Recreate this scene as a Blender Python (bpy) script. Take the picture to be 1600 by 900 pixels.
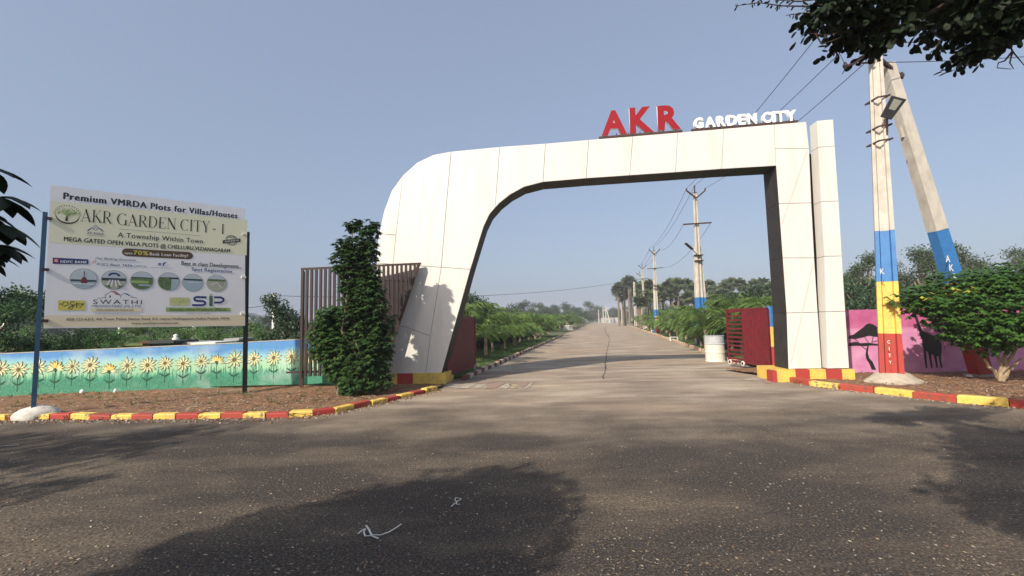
import bpy, math, random
from mathutils import Vector, Matrix
R = random.Random(7)
sc = bpy.context.scene
for o in list(bpy.data.objects): bpy.data.objects.remove(o)
COL = sc.collection
# ------------------------------------------------------------------ camera
F, PITCH, ROLL, CH = 690.0, math.atan(50.9/690.0), 0.020, 1.6
_r0 = Vector((1,0,0)); _u0 = Vector((0,-math.sin(PITCH),math.cos(PITCH))); _f = Vector((0,math.cos(PITCH),math.sin(PITCH)))
_r = _r0*math.cos(ROLL)-_u0*math.sin(ROLL); _u = _u0*math.cos(ROLL)+_r0*math.sin(ROLL)
EYE = Vector((0,0,CH))
cd = bpy.data.cameras.new('camera'); cam = bpy.data.objects.new('camera', cd); COL.objects.link(cam)
m = Matrix((( _r.x,_u.x,-_f.x,0),(_r.y,_u.y,-_f.y,0),(_r.z,_u.z,-_f.z,CH),(0,0,0,1)))
cam.matrix_world = m
cd.sensor_width = 36; cd.lens = 36*F/1600; cd.clip_end = 3000; cd.clip_start = .05
sc.camera = cam
# ------------------------------------------------------------------ light
SUNV = Vector((-.96,-1.15,1.0)).normalized()         # towards the sun
EL = math.asin(SUNV.z); AZ = math.atan2(SUNV.x, SUNV.y)
sc.view_settings.view_transform = 'Standard'; sc.view_settings.look = 'None'
sc.view_settings.exposure = 0.42; sc.view_settings.gamma = 1
w = bpy.data.worlds.new('World'); sc.world = w; w.use_nodes = True
nt = w.node_tree; nt.nodes.clear()
out = nt.nodes.new('ShaderNodeOutputWorld'); bg = nt.nodes.new('ShaderNodeBackground')
sky = nt.nodes.new('ShaderNodeTexSky'); sky.sky_type = 'NISHITA'; sky.sun_disc = False
sky.sun_elevation = EL; sky.sun_rotation = AZ; sky.air_density = 1.0; sky.dust_density = 4.5; sky.ozone_density = 1.6
sky.altitude = 50
hs = nt.nodes.new('ShaderNodeHueSaturation'); hs.inputs['Saturation'].default_value = .92
nt.links.new(sky.outputs[0], hs.inputs['Color'])
hv = nt.nodes.new('ShaderNodeMix'); hv.data_type='RGBA'; hv.inputs[0].default_value=.42; hv.inputs[7].default_value=(4.1,4.95,6.7,1)
nt.links.new(hs.outputs[0], hv.inputs[6]); nt.links.new(hv.outputs[2], bg.inputs['Color'])
bg.inputs['Strength'].default_value = 0.096
nt.links.new(bg.outputs[0], out.inputs[0])
sd = bpy.data.lights.new('sun','SUN'); so = bpy.data.objects.new('sun', sd); COL.objects.link(so)
sd.energy = 4.3; sd.angle = math.radians(.6); sd.color = (1.0,.90,.76)
so.rotation_euler = SUNV.to_track_quat('Z','Y').to_euler()

# ------------------------------------------------------------------ helpers
def ray(px,py):
    return (_r*((px-800)/F) + _u*((450-py)/F) + _f)
def gnd(px,py,z=0.0):
    d = ray(px,py); t = (z-CH)/d.z; return EYE+d*t
def aty(px,py,y):
    d = ray(px,py); return EYE+d*(y/d.y)
class Plane:                       # vertical plane through p, horizontal direction d
    def __init__(s,p,d):
        s.p = Vector((p[0],p[1],0)); s.d = Vector((d[0],d[1],0)).normalized(); s.n = Vector((s.d.y,-s.d.x,0))
    def uv(s,px,py,off=0):
        d = ray(px,py); t = (s.p+s.n*off-EYE).dot(s.n)/d.dot(s.n); q = EYE+d*t
        return ((q-s.p).dot(s.d), q.z)
    def w(s,u,z,off=0): return s.p+s.d*u+s.n*off+Vector((0,0,z))

MATS = {}
def mat(name, c, c2=None, scale=6.0, rough=.8, bump=0.0, bscale=40.0, metal=0.0, coord='pos', spec=.5, stretch=(1,1,1), contrast=(.35,.65), trans=0.0, island=0.0):
    if name in MATS: return MATS[name]
    m = bpy.data.materials.new(name); m.use_nodes = True; n = m.node_tree; N = n.nodes; L = n.links
    b = N['Principled BSDF']; b.inputs['Roughness'].default_value = rough; b.inputs['Metallic'].default_value = metal
    b.inputs['Specular IOR Level'].default_value = spec
    b.inputs['Base Color'].default_value = (*c,1)
    col = None
    if c2 or bump:
        if coord=='pos': g = N.new('ShaderNodeNewGeometry').outputs['Position']
        else: g = N.new('ShaderNodeTexCoord').outputs['Object']
        mp = N.new('ShaderNodeMapping'); mp.inputs['Scale'].default_value = stretch; L.new(g, mp.inputs[0])
    if c2:
        nz = N.new('ShaderNodeTexNoise'); nz.inputs['Scale'].default_value = scale; nz.inputs['Detail'].default_value = 8; nz.inputs['Roughness'].default_value=.65
        L.new(mp.outputs[0], nz.inputs['Vector'])
        rp = N.new('ShaderNodeValToRGB'); rp.color_ramp.elements[0].position = contrast[0]; rp.color_ramp.elements[1].position = contrast[1]
        rp.color_ramp.elements[0].color = (*c,1); rp.color_ramp.elements[1].color = (*c2,1)
        L.new(nz.outputs['Fac'], rp.inputs[0]); col = rp.outputs[0]
        L.new(col, b.inputs['Base Color'])
    if island:
        gi = N.new('ShaderNodeNewGeometry'); oi = N.new('ShaderNodeObjectInfo')
        ad = N.new('ShaderNodeMath'); ad.operation='ADD'; L.new(gi.outputs['Random Per Island'], ad.inputs[0]); 
        mo = N.new('ShaderNodeMath'); mo.operation='MULTIPLY'; L.new(oi.outputs['Random'], mo.inputs[0]); mo.inputs[1].default_value=.6
        L.new(mo.outputs[0], ad.inputs[1])
        mr = N.new('ShaderNodeMapRange'); L.new(ad.outputs[0], mr.inputs[0]); mr.inputs[2].default_value = 1.6
        mr.inputs[3].default_value = 1-island; mr.inputs[4].default_value = 1+island
        hv = N.new('ShaderNodeHueSaturation'); L.new(mr.outputs[0], hv.inputs['Value'])
        mh = N.new('ShaderNodeMapRange'); L.new(gi.outputs['Random Per Island'], mh.inputs[0]); mh.inputs[3].default_value=.485; mh.inputs[4].default_value=.515
        L.new(mh.outputs[0], hv.inputs['Hue'])
        if col: L.new(col, hv.inputs['Color'])
        else: hv.inputs['Color'].default_value = (*c,1)
        L.new(hv.outputs[0], b.inputs['Base Color']); col = hv.outputs[0]
    if bump:
        n2 = N.new('ShaderNodeTexNoise'); n2.inputs['Scale'].default_value = bscale; n2.inputs['Detail'].default_value = 6
        L.new(mp.outputs[0], n2.inputs['Vector'])
        bp = N.new('ShaderNodeBump'); bp.inputs['Strength'].default_value = bump; bp.inputs['Distance'].default_value = .02
        L.new(n2.outputs['Fac'], bp.inputs['Height']); L.new(bp.outputs[0], b.inputs['Normal'])
    if trans:
        o = N['Material Output']; t = N.new('ShaderNodeBsdfTranslucent'); mx = N.new('ShaderNodeMixShader'); mx.inputs[0].default_value = trans
        if col:
            L.new(col, t.inputs['Color'])
        else: t.inputs['Color'].default_value = (*c,1)
        L.new(b.outputs[0], mx.inputs[1]); L.new(t.outputs[0], mx.inputs[2]); L.new(mx.outputs[0], o.inputs[0])
    MATS[name] = m; return m

class MB:
    def __init__(s): s.v=[]; s.f=[]; s.mi=[]; s.ms=[]
    def _m(s,m):
        if m is None: return 0
        if m not in s.ms: s.ms.append(m)
        return s.ms.index(m)
    def face(s,pts,m=None):
        b=len(s.v); s.v.extend([tuple(p) for p in pts]); s.f.append(tuple(range(b,b+len(pts)))); s.mi.append(s._m(m))
    def prism(s,base,top,m=None,caps=True):      # two loops of equal length
        b=len(s.v); n=len(base); k=s._m(m)
        s.v.extend([tuple(p) for p in base]); s.v.extend([tuple(p) for p in top])
        if caps:
            s.f.append(tuple(range(b+n-1,b-1,-1))); s.mi.append(k)
            s.f.append(tuple(range(b+n,b+2*n))); s.mi.append(k)
        for i in range(n):
            j=(i+1)%n; s.f.append((b+i,b+j,b+n+j,b+n+i)); s.mi.append(k)
    def box(s,c,size,m=None,rot=None,taper=1.0):
        x,y,z=[a/2 for a in size]; c=Vector(c)
        lo=[Vector(p) for p in ((-x,-y,-z),(x,-y,-z),(x,y,-z),(-x,y,-z))]
        hi=[Vector((p[0]*taper,p[1]*taper,z)) for p in ((-x,-y),(x,-y),(x,y),(-x,y))]
        if rot is not None:
            if not isinstance(rot,Matrix): rot=Matrix.Rotation(rot,3,'Z')
            lo=[rot@p for p in lo]; hi=[rot@p for p in hi]
        s.prism([c+p for p in lo],[c+p for p in hi],m)
    def beam(s,a,b,wx,wy,m=None,up=(0,0,1),w2=None):   # rectangular bar from a to b
        a=Vector(a); b=Vector(b); d=(b-a).normalized(); up=Vector(up)
        if abs(d.dot(up))>.98: up=Vector((0,1,0))
        x=d.cross(up).normalized(); y=x.cross(d).normalized(); k=w2 or 1
        q=lambda p,t:[p+x*(sx*wx*t/2)+y*(sy*wy*t/2) for sx,sy in ((-1,-1),(1,-1),(1,1),(-1,1))]
        s.prism(q(a,1),q(b,k),m)
    def tube(s,pts,rad,n=6,m=None,caps=True):
        pts=[Vector(p) for p in pts]; 
        if not isinstance(rad,(list,tuple)): rad=[rad]*len(pts)
        b=len(s.v); k=s._m(m); ref=None
        for i,p in enumerate(pts):
            d=(pts[min(i+1,len(pts)-1)]-pts[max(i-1,0)]).normalized()
            if ref is None:
                ref=Vector((0,0,1)) if abs(d.z)<.9 else Vector((1,0,0))
            x=d.cross(ref).normalized(); y=d.cross(x).normalized()
            for j in range(n):
                a=2*math.pi*j/n; s.v.append(tuple(p+(x*math.cos(a)+y*math.sin(a))*rad[i]))
        for i in range(len(pts)-1):
            for j in range(n):
                j2=(j+1)%n; s.f.append((b+i*n+j,b+i*n+j2,b+(i+1)*n+j2,b+(i+1)*n+j)); s.mi.append(k)
        if caps:
            s.f.append(tuple(b+j for j in range(n-1,-1,-1))); s.mi.append(k)
            e=b+(len(pts)-1)*n; s.f.append(tuple(e+j for j in range(n))); s.mi.append(k)
    def lathe(s,prof,c=(0,0,0),n=20,m=None):
        b=len(s.v); k=s._m(m)
        for r,z in prof:
            for j in range(n):
                a=2*math.pi*j/n; s.v.append((c[0]+r*math.cos(a),c[1]+r*math.sin(a),c[2]+z))
        for i in range(len(prof)-1):
            for j in range(n):
                j2=(j+1)%n; s.f.append((b+i*n+j,b+i*n+j2,b+(i+1)*n+j2,b+(i+1)*n+j)); s.mi.append(k)
        s.f.append(tuple(b+j for j in range(n-1,-1,-1))); s.mi.append(k)
        e=b+(len(prof)-1)*n; s.f.append(tuple(e+j for j in range(n))); s.mi.append(k)
    def mesh(s,name,m=None,smooth=False):
        me=bpy.data.meshes.new(name); me.from_pydata(s.v,[],s.f)
        if s.ms:
            for x in s.ms: me.materials.append(x)
            me.polygons.foreach_set('material_index', s.mi)
        elif m: me.materials.append(m)
        if smooth: me.polygons.foreach_set('use_smooth',[True]*len(me.polygons))
        me.update(); return me
    def build(s,name,m=None,parent=None,smooth=False):
        return link(name, s.mesh(name,m,smooth), parent)
def link(name, me, parent=None):
    o=bpy.data.objects.new(name,me); COL.objects.link(o)
    if parent: o.parent=parent
    return o
def tag(o,label=None,cat=None,group=None,kind=None):
    if label: o['label']=label
    if cat: o['category']=cat
    if group: o['group']=group
    if kind: o['kind']=kind
    return o
def thing(name,label,cat,loc=(0,0,0),group=None,rz=0,scale=1):
    o=bpy.data.objects.new(name,None); COL.objects.link(o); o.location=loc; o.rotation_euler=(0,0,rz); o.scale=(scale,)*3
    o.empty_display_size=.2
    return tag(o,label,cat,group)
def copy_tree(o,parent=None):
    c=o.copy(); COL.objects.link(c)
    if parent: c.parent=parent
    for ch in list(o.children): copy_tree(ch,c)
    return c
def at(root,verts_mb): # shift a builder's vertices into the local space of an unrotated root
    l=root.location; verts_mb.v=[(a-l.x,b-l.y,c-l.z) for a,b,c in verts_mb.v]; return verts_mb
def inset(poly,d):
    n=len(poly); A=sum(poly[i][0]*poly[(i+1)%n][1]-poly[(i+1)%n][0]*poly[i][1] for i in range(n))
    sg=1 if A>0 else -1; out=[]
    for i in range(n):
        p0=Vector(poly[i-1]); p1=Vector(poly[i]); p2=Vector(poly[(i+1)%n])
        e1=(p1-p0).normalized(); e2=(p2-p1).normalized()
        n1=Vector((-e1.y,e1.x))*sg; n2=Vector((-e2.y,e2.x))*sg
        k=n1+n2; k=k/max(.3,(1+n1.dot(n2)))
        out.append(tuple(p1+k*d))
    return out
def ribbon(pts,wd):
    P=[Vector(p) for p in pts]; n=len(P); 
    if not isinstance(wd,(list,tuple)): wd=[wd]*n
    l=[];r=[]
    for i in range(n):
        d=(P[min(i+1,n-1)]-P[max(i-1,0)]).normalized(); q=Vector((-d.y,d.x))*wd[i]/2
        l.append(P[i]+q); r.append(P[i]-q)
    return l,r
class Decal:                       # flat paint on a vertical plane, strokes stacked fractions of a mm apart
    def __init__(s,pl,off): s.pl=pl; s.off=off; s.k=0; s.mb=MB()
    def poly(s,pts,m):
        o=s.off+s.k*.0004; s.k+=1
        s.mb.face([s.pl.w(p[0],p[1],o) for p in pts],m)
    def line(s,pts,wd,m):
        l,r=ribbon(pts,wd); o=s.off+s.k*.0004; s.k+=1
        for i in range(len(l)-1):
            s.mb.face([s.pl.w(q[0],q[1],o) for q in (l[i],r[i],r[i+1],l[i+1])],m)
    def ell(s,c,rx,ry,m,n=28): s.poly([(c[0]+rx*math.cos(2*math.pi*i/n),c[1]+ry*math.sin(2*math.pi*i/n)) for i in range(n)],m)
    def ring(s,c,rx,ry,wd,m,n=28): s.line([(c[0]+rx*math.cos(2*math.pi*i/n),c[1]+ry*math.sin(2*math.pi*i/n)) for i in range(n+1)],wd,m)
    def build(s,name,parent): return s.mb.build(name,None,parent)
def text_mesh(txt,bold=0.0,ext=0.0,res=3,shear=0,spacing=1.0):
    cu=bpy.data.curves.new('t','FONT'); cu.body=txt; cu.offset=bold; cu.extrude=ext; cu.resolution_u=res; cu.shear=shear; cu.space_character=spacing
    ob=bpy.data.objects.new('t',cu); COL.objects.link(ob); bpy.context.view_layer.update()
    me=bpy.data.meshes.new_from_object(ob.evaluated_get(bpy.context.evaluated_depsgraph_get()))
    bpy.data.objects.remove(ob); bpy.data.curves.remove(cu); return me
def text_on(pl,txt,a,b,h,off,mt,name,parent,bold=0.0,ext=0.0,shear=0,caph=None,side=None,spacing=1.0,dbl=0):
    """a=(u,z) left end of the baseline, b=(u,z) right end, h = height of the capitals in metres"""
    me=text_mesh(txt,bold,ext,shear=shear,spacing=spacing); V=[v.co.copy() for v in me.vertices]
    x0=min(v.x for v in V); x1=max(v.x for v in V)
    cap=.729+2*bold
    for v,q in zip(me.vertices,V):
        t=(q.x-x0)/(x1-x0); u=a[0]+(b[0]-a[0])*t; z=a[1]+(b[1]-a[1])*t+(q.y+bold)/cap*h
        v.co=pl.w(u,z,off+q.z)
    if dbl:
        P1=[tuple(v.co) for v in me.vertices]; F1=[tuple(p.vertices) for p in me.polygons]; n0=len(P1); PV=list(P1); FV=list(F1)
        for k,(du,dz) in enumerate(((dbl*h,0),(-dbl*h,0),(0,dbl*h*.6))):
            dv=pl.d*du+pl.n*(.0004*(k+1))+Vector((0,0,dz)); PV+= [tuple(Vector(p)+dv) for p in P1]; FV+=[tuple(i+n0*(k+1) for i in f) for f in F1]
        bpy.data.meshes.remove(me); me=bpy.data.meshes.new('t'); me.from_pydata(PV,[],FV)
    me.materials.clear(); me.materials.append(mt)
    if side:
        me.materials.append(side)
        for p in me.polygons:
            if abs((p.normal).dot(pl.n))<.7: p.material_index=1
    me.update(); return link(name,me,parent)

ORD=['first','second','third','fourth','fifth','sixth','seventh','eighth','ninth','tenth','eleventh','twelfth','thirteenth','fourteenth','fifteenth','sixteenth','seventeenth','eighteenth','nineteenth','twentieth','twenty-first','twenty-second','twenty-third','twenty-fourth','twenty-fifth','twenty-sixth','twenty-seventh','twenty-eighth','twenty-ninth','thirtieth','thirty-first','thirty-second','thirty-third','thirty-fourth','thirty-fifth','thirty-sixth','thirty-seventh','thirty-eighth','thirty-ninth','fortieth']
_cnt={}
def nth(key):
    _cnt[key]=_cnt.get(key,-1)+1; return ORD[min(_cnt[key],len(ORD)-1)]
# materials
white_clad=mat('white cladding',(.665,.65,.61),(.55,.525,.475),scale=2.6,rough=.42,stretch=(1.5,1.5,.22),contrast=(.48,.84),bump=.03,bscale=8)
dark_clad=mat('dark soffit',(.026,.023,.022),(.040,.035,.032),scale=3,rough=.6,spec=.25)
dark_gap=mat('dark gap',(.03,.012,.016),rough=.8)
red_paint=mat('red paint',(.40,.032,.025),(.26,.05,.03),scale=9,rough=.7,bump=.2,contrast=(.4,.7))
yel_paint=mat('yellow paint',(.72,.49,.09),(.52,.34,.10),scale=9,rough=.6,bump=.15,contrast=(.45,.7))
yel_worn=mat('worn yellow paint',(.74,.50,.10),(.22,.17,.10),scale=11,rough=.75,bump=.3,contrast=(.5,.6))
red_worn=mat('worn red paint',(.36,.05,.03),(.16,.07,.04),scale=10,rough=.75,bump=.3,contrast=(.5,.66))
blue_paint=mat('blue paint',(.03,.14,.37),(.04,.18,.43),scale=7,rough=.5,bump=.12)
wht_paint=mat('white paint',(.78,.77,.74),(.62,.60,.55),scale=8,rough=.6)
concrete=mat('pole concrete',(.52,.485,.43),(.36,.325,.275),scale=5,rough=.9,bump=.35,bscale=14,stretch=(1,1,.5),contrast=(.4,.75))
footc=mat('footing concrete',(.46,.40,.32),(.33,.28,.22),scale=6,rough=.95,bump=.5,bscale=16)
iron=mat('rusted iron',(.05,.032,.03),(.10,.045,.035),scale=20,rough=.7,metal=.3)
maroon=mat('maroon paint',(.17,.012,.018),(.10,.01,.014),scale=8,rough=.45)
brownslat=mat('brown slat paint',(.052,.024,.020),(.034,.018,.016),scale=12,rough=.5)
blackm=mat('black',(.02,.02,.022),rough=.5)
# vegetation
leafA=mat('glossy shrub leaf',(.042,.086,.028),rough=.30,trans=.22,island=.5,spec=.5)
leafB=mat('bright bush leaf',(.060,.135,.026),rough=.36,trans=.25,island=.45,spec=.45)
leafY=mat('yellowing leaf',(.42,.40,.05),rough=.5,trans=.3,island=.2)
leafP=mat('palm frond leaf',(.12,.20,.045),rough=.42,trans=.3,island=.35)
leafPy=mat('palmyra leaf',(.085,.12,.06),rough=.6,trans=.1,island=.7)
leafD=mat('dark tree leaf',(.035,.07,.026),rough=.55,trans=.2,island=.5)
leafF=mat('grey green tree leaf',(.070,.105,.045),rough=.6,trans=.25,island=.4)
leafH=mat('hedge leaf',(.018,.042,.014),rough=.5,trans=.2,island=.5)
bark=mat('bark',(.22,.17,.12),(.12,.09,.06),scale=12,rough=.9,bump=.4,coord='obj')
palebark=mat('pale bark',(.36,.28,.18),(.22,.16,.10),scale=12,rough=.9,bump=.3,coord='obj')
# ------------------------------------------------------------------ ground
def sheet(name,pts,z,m,label,parent=None):
    mb=MB(); mb.face([(p[0],p[1],z) for p in pts],m); o=mb.build(name); tag(o,label,kind='structure'); return o
far_ground=mat('far ground',(.10,.085,.04),(.07,.10,.03),scale=.12,rough=1,contrast=(.4,.6))
sheet('ground',[(-900,-120),(900,-120),(900,1500),(-900,1500)],-.03,far_ground,'grassy soil ground reaching the horizon')

def road_mat():
    m=bpy.data.materials.new('asphalt to concrete'); m.use_nodes=True; n=m.node_tree; N=n.nodes; L=n.links; b=N['Principled BSDF']
    b.inputs['Roughness'].default_value=.92; b.inputs['Specular IOR Level'].default_value=.25
    g=N.new('ShaderNodeNewGeometry'); P=g.outputs['Position']
    def noise(sc_,det=8,st=(1,1,1),ro=.6):
        mp=N.new('ShaderNodeMapping'); mp.inputs['Scale'].default_value=st; L.new(P,mp.inputs[0])
        t=N.new('ShaderNodeTexNoise'); t.inputs['Scale'].default_value=sc_; t.inputs['Detail'].default_value=det; t.inputs['Roughness'].default_value=ro; L.new(mp.outputs[0],t.inputs['Vector']); return t.outputs['Fac']
    def ramp(f,stops):
        r=N.new('ShaderNodeValToRGB'); cr=r.color_ramp
        while len(cr.elements)<len(stops): cr.elements.new(.5)
        for e,(p,c) in zip(cr.elements,stops): e.position=p; e.color=(*c,1) if len(c)==3 else c
        L.new(f,r.inputs[0]); return r.outputs[0]
    def mix(f,a,c,bl='MIX'):
        x=N.new('ShaderNodeMix'); x.data_type='RGBA'; x.blend_type=bl
        if isinstance(f,float): x.inputs[0].default_value=f
        else: L.new(f,x.inputs[0])
        for s_,v in ((x.inputs[6],a),(x.inputs[7],c)):
            if isinstance(v,tuple): s_.default_value=(*v,1)
            else: L.new(v,s_)
        return x.outputs[2]
    def math_(op,a,c):
        x=N.new('ShaderNodeMath'); x.operation=op
        for s_,v in ((x.inputs[0],a),(x.inputs[1],c)):
            if isinstance(v,(int,float)): s_.default_value=v
            else: L.new(v,s_)
        return x.outputs[0]
    sp=N.new('ShaderNodeSeparateXYZ'); L.new(P,sp.inputs[0])
    # asphalt: dark aggregate with sandy dust patches
    agg=ramp(noise(52,6,ro=.75),[(.35,(.017,.014,.012)),(.51,(.050,.041,.035)),(.60,(.112,.092,.075)),(.70,(.32,.265,.21))])
    vo=N.new('ShaderNodeTexVoronoi'); vo.inputs['Scale'].default_value=38; L.new(P,vo.inputs['Vector'])
    chip=ramp(vo.outputs['Distance'],[(.07,(1,1,1)),(.15,(0,0,0))])
    sel=ramp(noise(9,4),[(.48,(0,0,0)),(.60,(.75,.75,.75))])
    agg=mix(mix(1.0,chip,sel,'MULTIPLY'),agg,(.33,.27,.20))
    dust=ramp(noise(.55,10,(.55,1.3,1),.62),[(.46,(0,0,0)),(.64,(.85,.85,.85))])
    grit=ramp(noise(44,5,ro=.8),[(.40,(.15,.15,.15)),(.58,(1,1,1))]); dust=mix(1.0,dust,grit,'MULTIPLY')
    dcol=ramp(noise(26,6),[(.35,(.13,.098,.068)),(.7,(.34,.27,.19))])
    asp=mix(dust,agg,dcol)
    # concrete: pale grey tan with cross-wise stains
    con=ramp(noise(1.1,10,(.45,1.3,1)),[(.26,(.17,.135,.105)),(.48,(.33,.265,.20)),(.68,(.50,.42,.32))])
    fin=ramp(noise(30,8,ro=.8),[(.3,(.55,.55,.55)),(.7,(1.25,1.25,1.25))])
    con=mix(1.0,con,fin,'MULTIPLY')
    st=ramp(noise(.35,5,(.4,1,1)),[(.5,(0,0,0)),(.7,(.45,.45,.45))])
    con=mix(st,con,(.40,.26,.15))
    yy=math_('ADD',sp.outputs['Y'],math_('MULTIPLY',math_('SUBTRACT',noise(.9,7),.5),5.0))
    yy=math_('ADD',yy,math_('MULTIPLY',math_('ABSOLUTE',math_('SUBTRACT',sp.outputs['X'],2.0),0),-.16))
    f=N.new('ShaderNodeMapRange'); L.new(yy,f.inputs[0]); f.inputs[1].default_value=5.3; f.inputs[2].default_value=9.6
    c=mix(f.outputs[0],asp,con)
    # dusty band near the verges
    L.new(c,b.inputs['Base Color'])
    bp=N.new('ShaderNodeBump'); bp.inputs['Strength'].default_value=.7; bp.inputs['Distance'].default_value=.018
    L.new(noise(48,6,ro=.75),bp.inputs['Height']); L.new(bp.outputs[0],b.inputs['Normal'])
    return m
ROADM=road_mat()
RD=Vector((.205,1,0)).normalized(); RN=Vector((RD.y,-RD.x,0))         # road direction, to the right
KL0=gnd(706,604); KR0=gnd(1213,594)
# road edge lines: left through (745,585)&(880,523); right through (1108,553)&(1000,515)
LA=gnd(745,586); LB=gnd(880,524.5); RA=gnd(1108,554); RB=gnd(1000,515)
def lpt(y): t=(y-LA.y)/(LB.y-LA.y); return LA+(LB-LA)*t
def rpt(y): t=(y-RA.y)/(RB.y-RA.y); return RA+(RB-RA)*t
road=MB()
road.face([(-60,-40,0),(60,-40,0),(60,12.6,0),(-60,12.6,0)],ROADM)
ap=road.build('asphalt_apron'); tag(ap,'dark asphalt apron dusted with sand in front of the gate',kind='structure')
sheet('concrete_road',[tuple(lpt(11.2)-RN*.25),tuple(rpt(11.2)+RN*.25),tuple(rpt(230)),tuple(lpt(230))],.004,ROADM,'pale stained concrete road running through the gate')
# ground behind the walls hides the apron sheet beyond 10.5 m
soil=mat('red soil',(.28,.145,.070),(.12,.064,.034),scale=4.5,rough=1,bump=1.0,bscale=14,contrast=(.35,.65))
lawnm=mat('lawn ground',(.09,.115,.03),(.055,.08,.02),scale=1.4,rough=1,bump=.5,bscale=30)
kLpx=[(-60,658),(0,657),(60,655.5),(150,656),(250,655.5),(350,654),(440,653),(500,650),(530,645),(560,638),(592,632),(620,625),(650,618),(672,613),(692,608.5)]
kRpx=[(1232,597),(1262,602.5),(1300,607.5),(1350,612.5),(1400,618.5),(1460,626),(1520,632),(1580,637),(1640,640),(1760,645)]
KL=[gnd(*p) for p in kLpx]; KR=[gnd(*p) for p in kRpx]
def resample(P,step):
    out=[P[0].copy()]; acc=0
    for a,b in zip(P,P[1:]):
        L_=(b-a).length; t=step-acc
        while t<=L_: out.append(a+(b-a)*(t/L_)); t+=step
        acc=(acc+L_)%step if False else (L_-(t-step))
    return out
def kerb(P,step,label,mats_,hgt,wd,side,jit=.015,gap=.006):
    root=thing('kerb',label,None); tag(root,kind='structure')
    pts=resample(P,step)
    for i,(a,b) in enumerate(zip(pts,pts[1:])):
        d=(b-a).normalized(); q=Vector((-d.y,d.x,0))*side
        a2=a+d*gap; b2=b-d*gap; mb=MB()
        h1=hgt+R.uniform(-jit,jit); h2=h1+R.uniform(-jit,jit)*.6
        j=R.uniform(-jit,jit)
        lo=[a2+q*j,b2+q*j,b2+q*(wd+j),a2+q*(wd+j)]
        c=.02
        mid=[v+Vector((0,0,h)) for v,h in zip(lo,(h1-c,h2-c,h2-c,h1-c))]
        cen=sum(lo,Vector())/4
        top=[Vector((v.x+(cen.x-v.x)*.10,v.y+(cen.y-v.y)*.10,h)) for v,h in zip(lo,(h1,h2,h2,h1))]
        lo=[v+Vector((0,0,-.05)) for v in lo]
        m_=mats_(i)
        mb.prism(lo,mid,m_); mb.f.pop(len(mb.f)-5); mb.mi.pop()
        mb.prism(mid,top,m_); 
        mb.build('kerb_stone',None,root)
    return root
def ry(i,p=.35):
    if i%2==0: return red_worn if R.random()<p else red_paint
    return yel_worn if R.random()<p+.15 else yel_paint
kerb(KL,.40,'red and yellow painted kerb curving round the left soil bed',lambda i:ry(i),.092,.16,1)
kerb(KR,.62,'red and yellow painted kerb along the right soil bed',lambda i:ry(i,.5),.125,.15,1)
rwm=mat('weathered red kerb',(.20,.06,.04),(.12,.05,.035),scale=9,rough=.9)
wwm=mat('weathered white kerb',(.62,.55,.42),(.40,.33,.24),scale=9,rough=.9)
rlm=mat('faded orange kerb',(.50,.25,.13),(.42,.20,.10),scale=9,rough=.9)
kerb([lpt(y) for y in (12.2,20,30,44)],.42,'small red and cream kerb along the left road edge, from the left gate on',lambda i:(rwm,wwm)[i%2],.13,.13,1)
kerb([rpt(y) for y in (60,45,30,14.6)],.42,'small faded kerb along the right road edge beyond the drum',lambda i:(rlm,wwm)[i%2],.13,.13,1)
kerb([lpt(y) for y in (58,75,110)],1.2,'distant low kerb on the left past the side street',lambda i:(rwm,wwm)[i%2],.12,.13,1)
kerb([rpt(y) for y in (120,90,60.3)],1.2,'distant low kerb on the far right of the road',lambda i:(rlm,wwm)[i%2],.12,.13,1)
# soil beds with relief
def noise2(x,y):
    return .5*math.sin(x*2.1+1.3*math.sin(y*1.7))+.3*math.sin(y*3.3+x*1.1)+.2*math.sin(x*6.1-y*4.7)
def bed(name,label,front,back,m,z0,z1,nu,nv,amp=.03):
    mb=MB(); 
    def lerp(P,t):
        n=len(P)-1; k=min(int(t*n),n-1); f_=t*n-k; return P[k]+(P[k+1]-P[k])*f_
    for i in range(nu+1):
        for j in range(nv+1):
            a=lerp(front,i/nu); b=lerp(back,i/nu); t=j/nv; p=a+(b-a)*t
            z=z0+(z1-z0)*min(1,t*1.6)+amp*noise2(p.x,p.y)*min(1,t*6)*(1)+R.uniform(-.014,.014)
            mb.v.append((p.x,p.y,z))
    for i in range(nu):
        for j in range(nv):
            a=i*(nv+1)+j; mb.f.append((a,a+nv+1,a+nv+2,a+1)); mb.mi.append(0)
    mb.ms=[m]
    o=mb.build(name,None,smooth=True); tag(o,label,kind='structure'); return o
def off(P,d): 
    out=[]
    for i,p in enumerate(P):
        t=(P[min(i+1,len(P)-1)]-P[max(i-1,0)]).normalized(); out.append(p+Vector((-t.y,t.x,0))*d)
    return out
def even(P,n):
    L_=[0]
    for a,b in zip(P,P[1:]): L_.append(L_[-1]+(b-a).length)
    out=[]
    for i in range(n+1):
        s_=L_[-1]*i/n; k=max(j for j in range(len(L_)) if L_[j]<=s_+1e-9); k=min(k,len(P)-2)
        out.append(P[k]+(P[k+1]-P[k])*((s_-L_[k])/(L_[k+1]-L_[k])))
    return out
KLe=even([Vector((-17,KL[0].y,0))]+KL,60); KRe=even(KR+[Vector((22,KR[-1].y-.2,0))],60)
bed('soil_bed','bare red soil bed with dry leaf litter left of the gate',off(KLe,.11),[Vector((-17+ (KL[-1].x+17)*i/60*1.0, 11.9,0)) for i in range(61)],soil,.06,.02,150,34,.02)
bed('soil_bed','bare red soil bed right of the gate under the pink wall',off(KRe,.11),[Vector((6.2+ 16*i/60, 13.2,0)) for i in range(61)],soil,.07,.06,150,34,.02)
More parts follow.
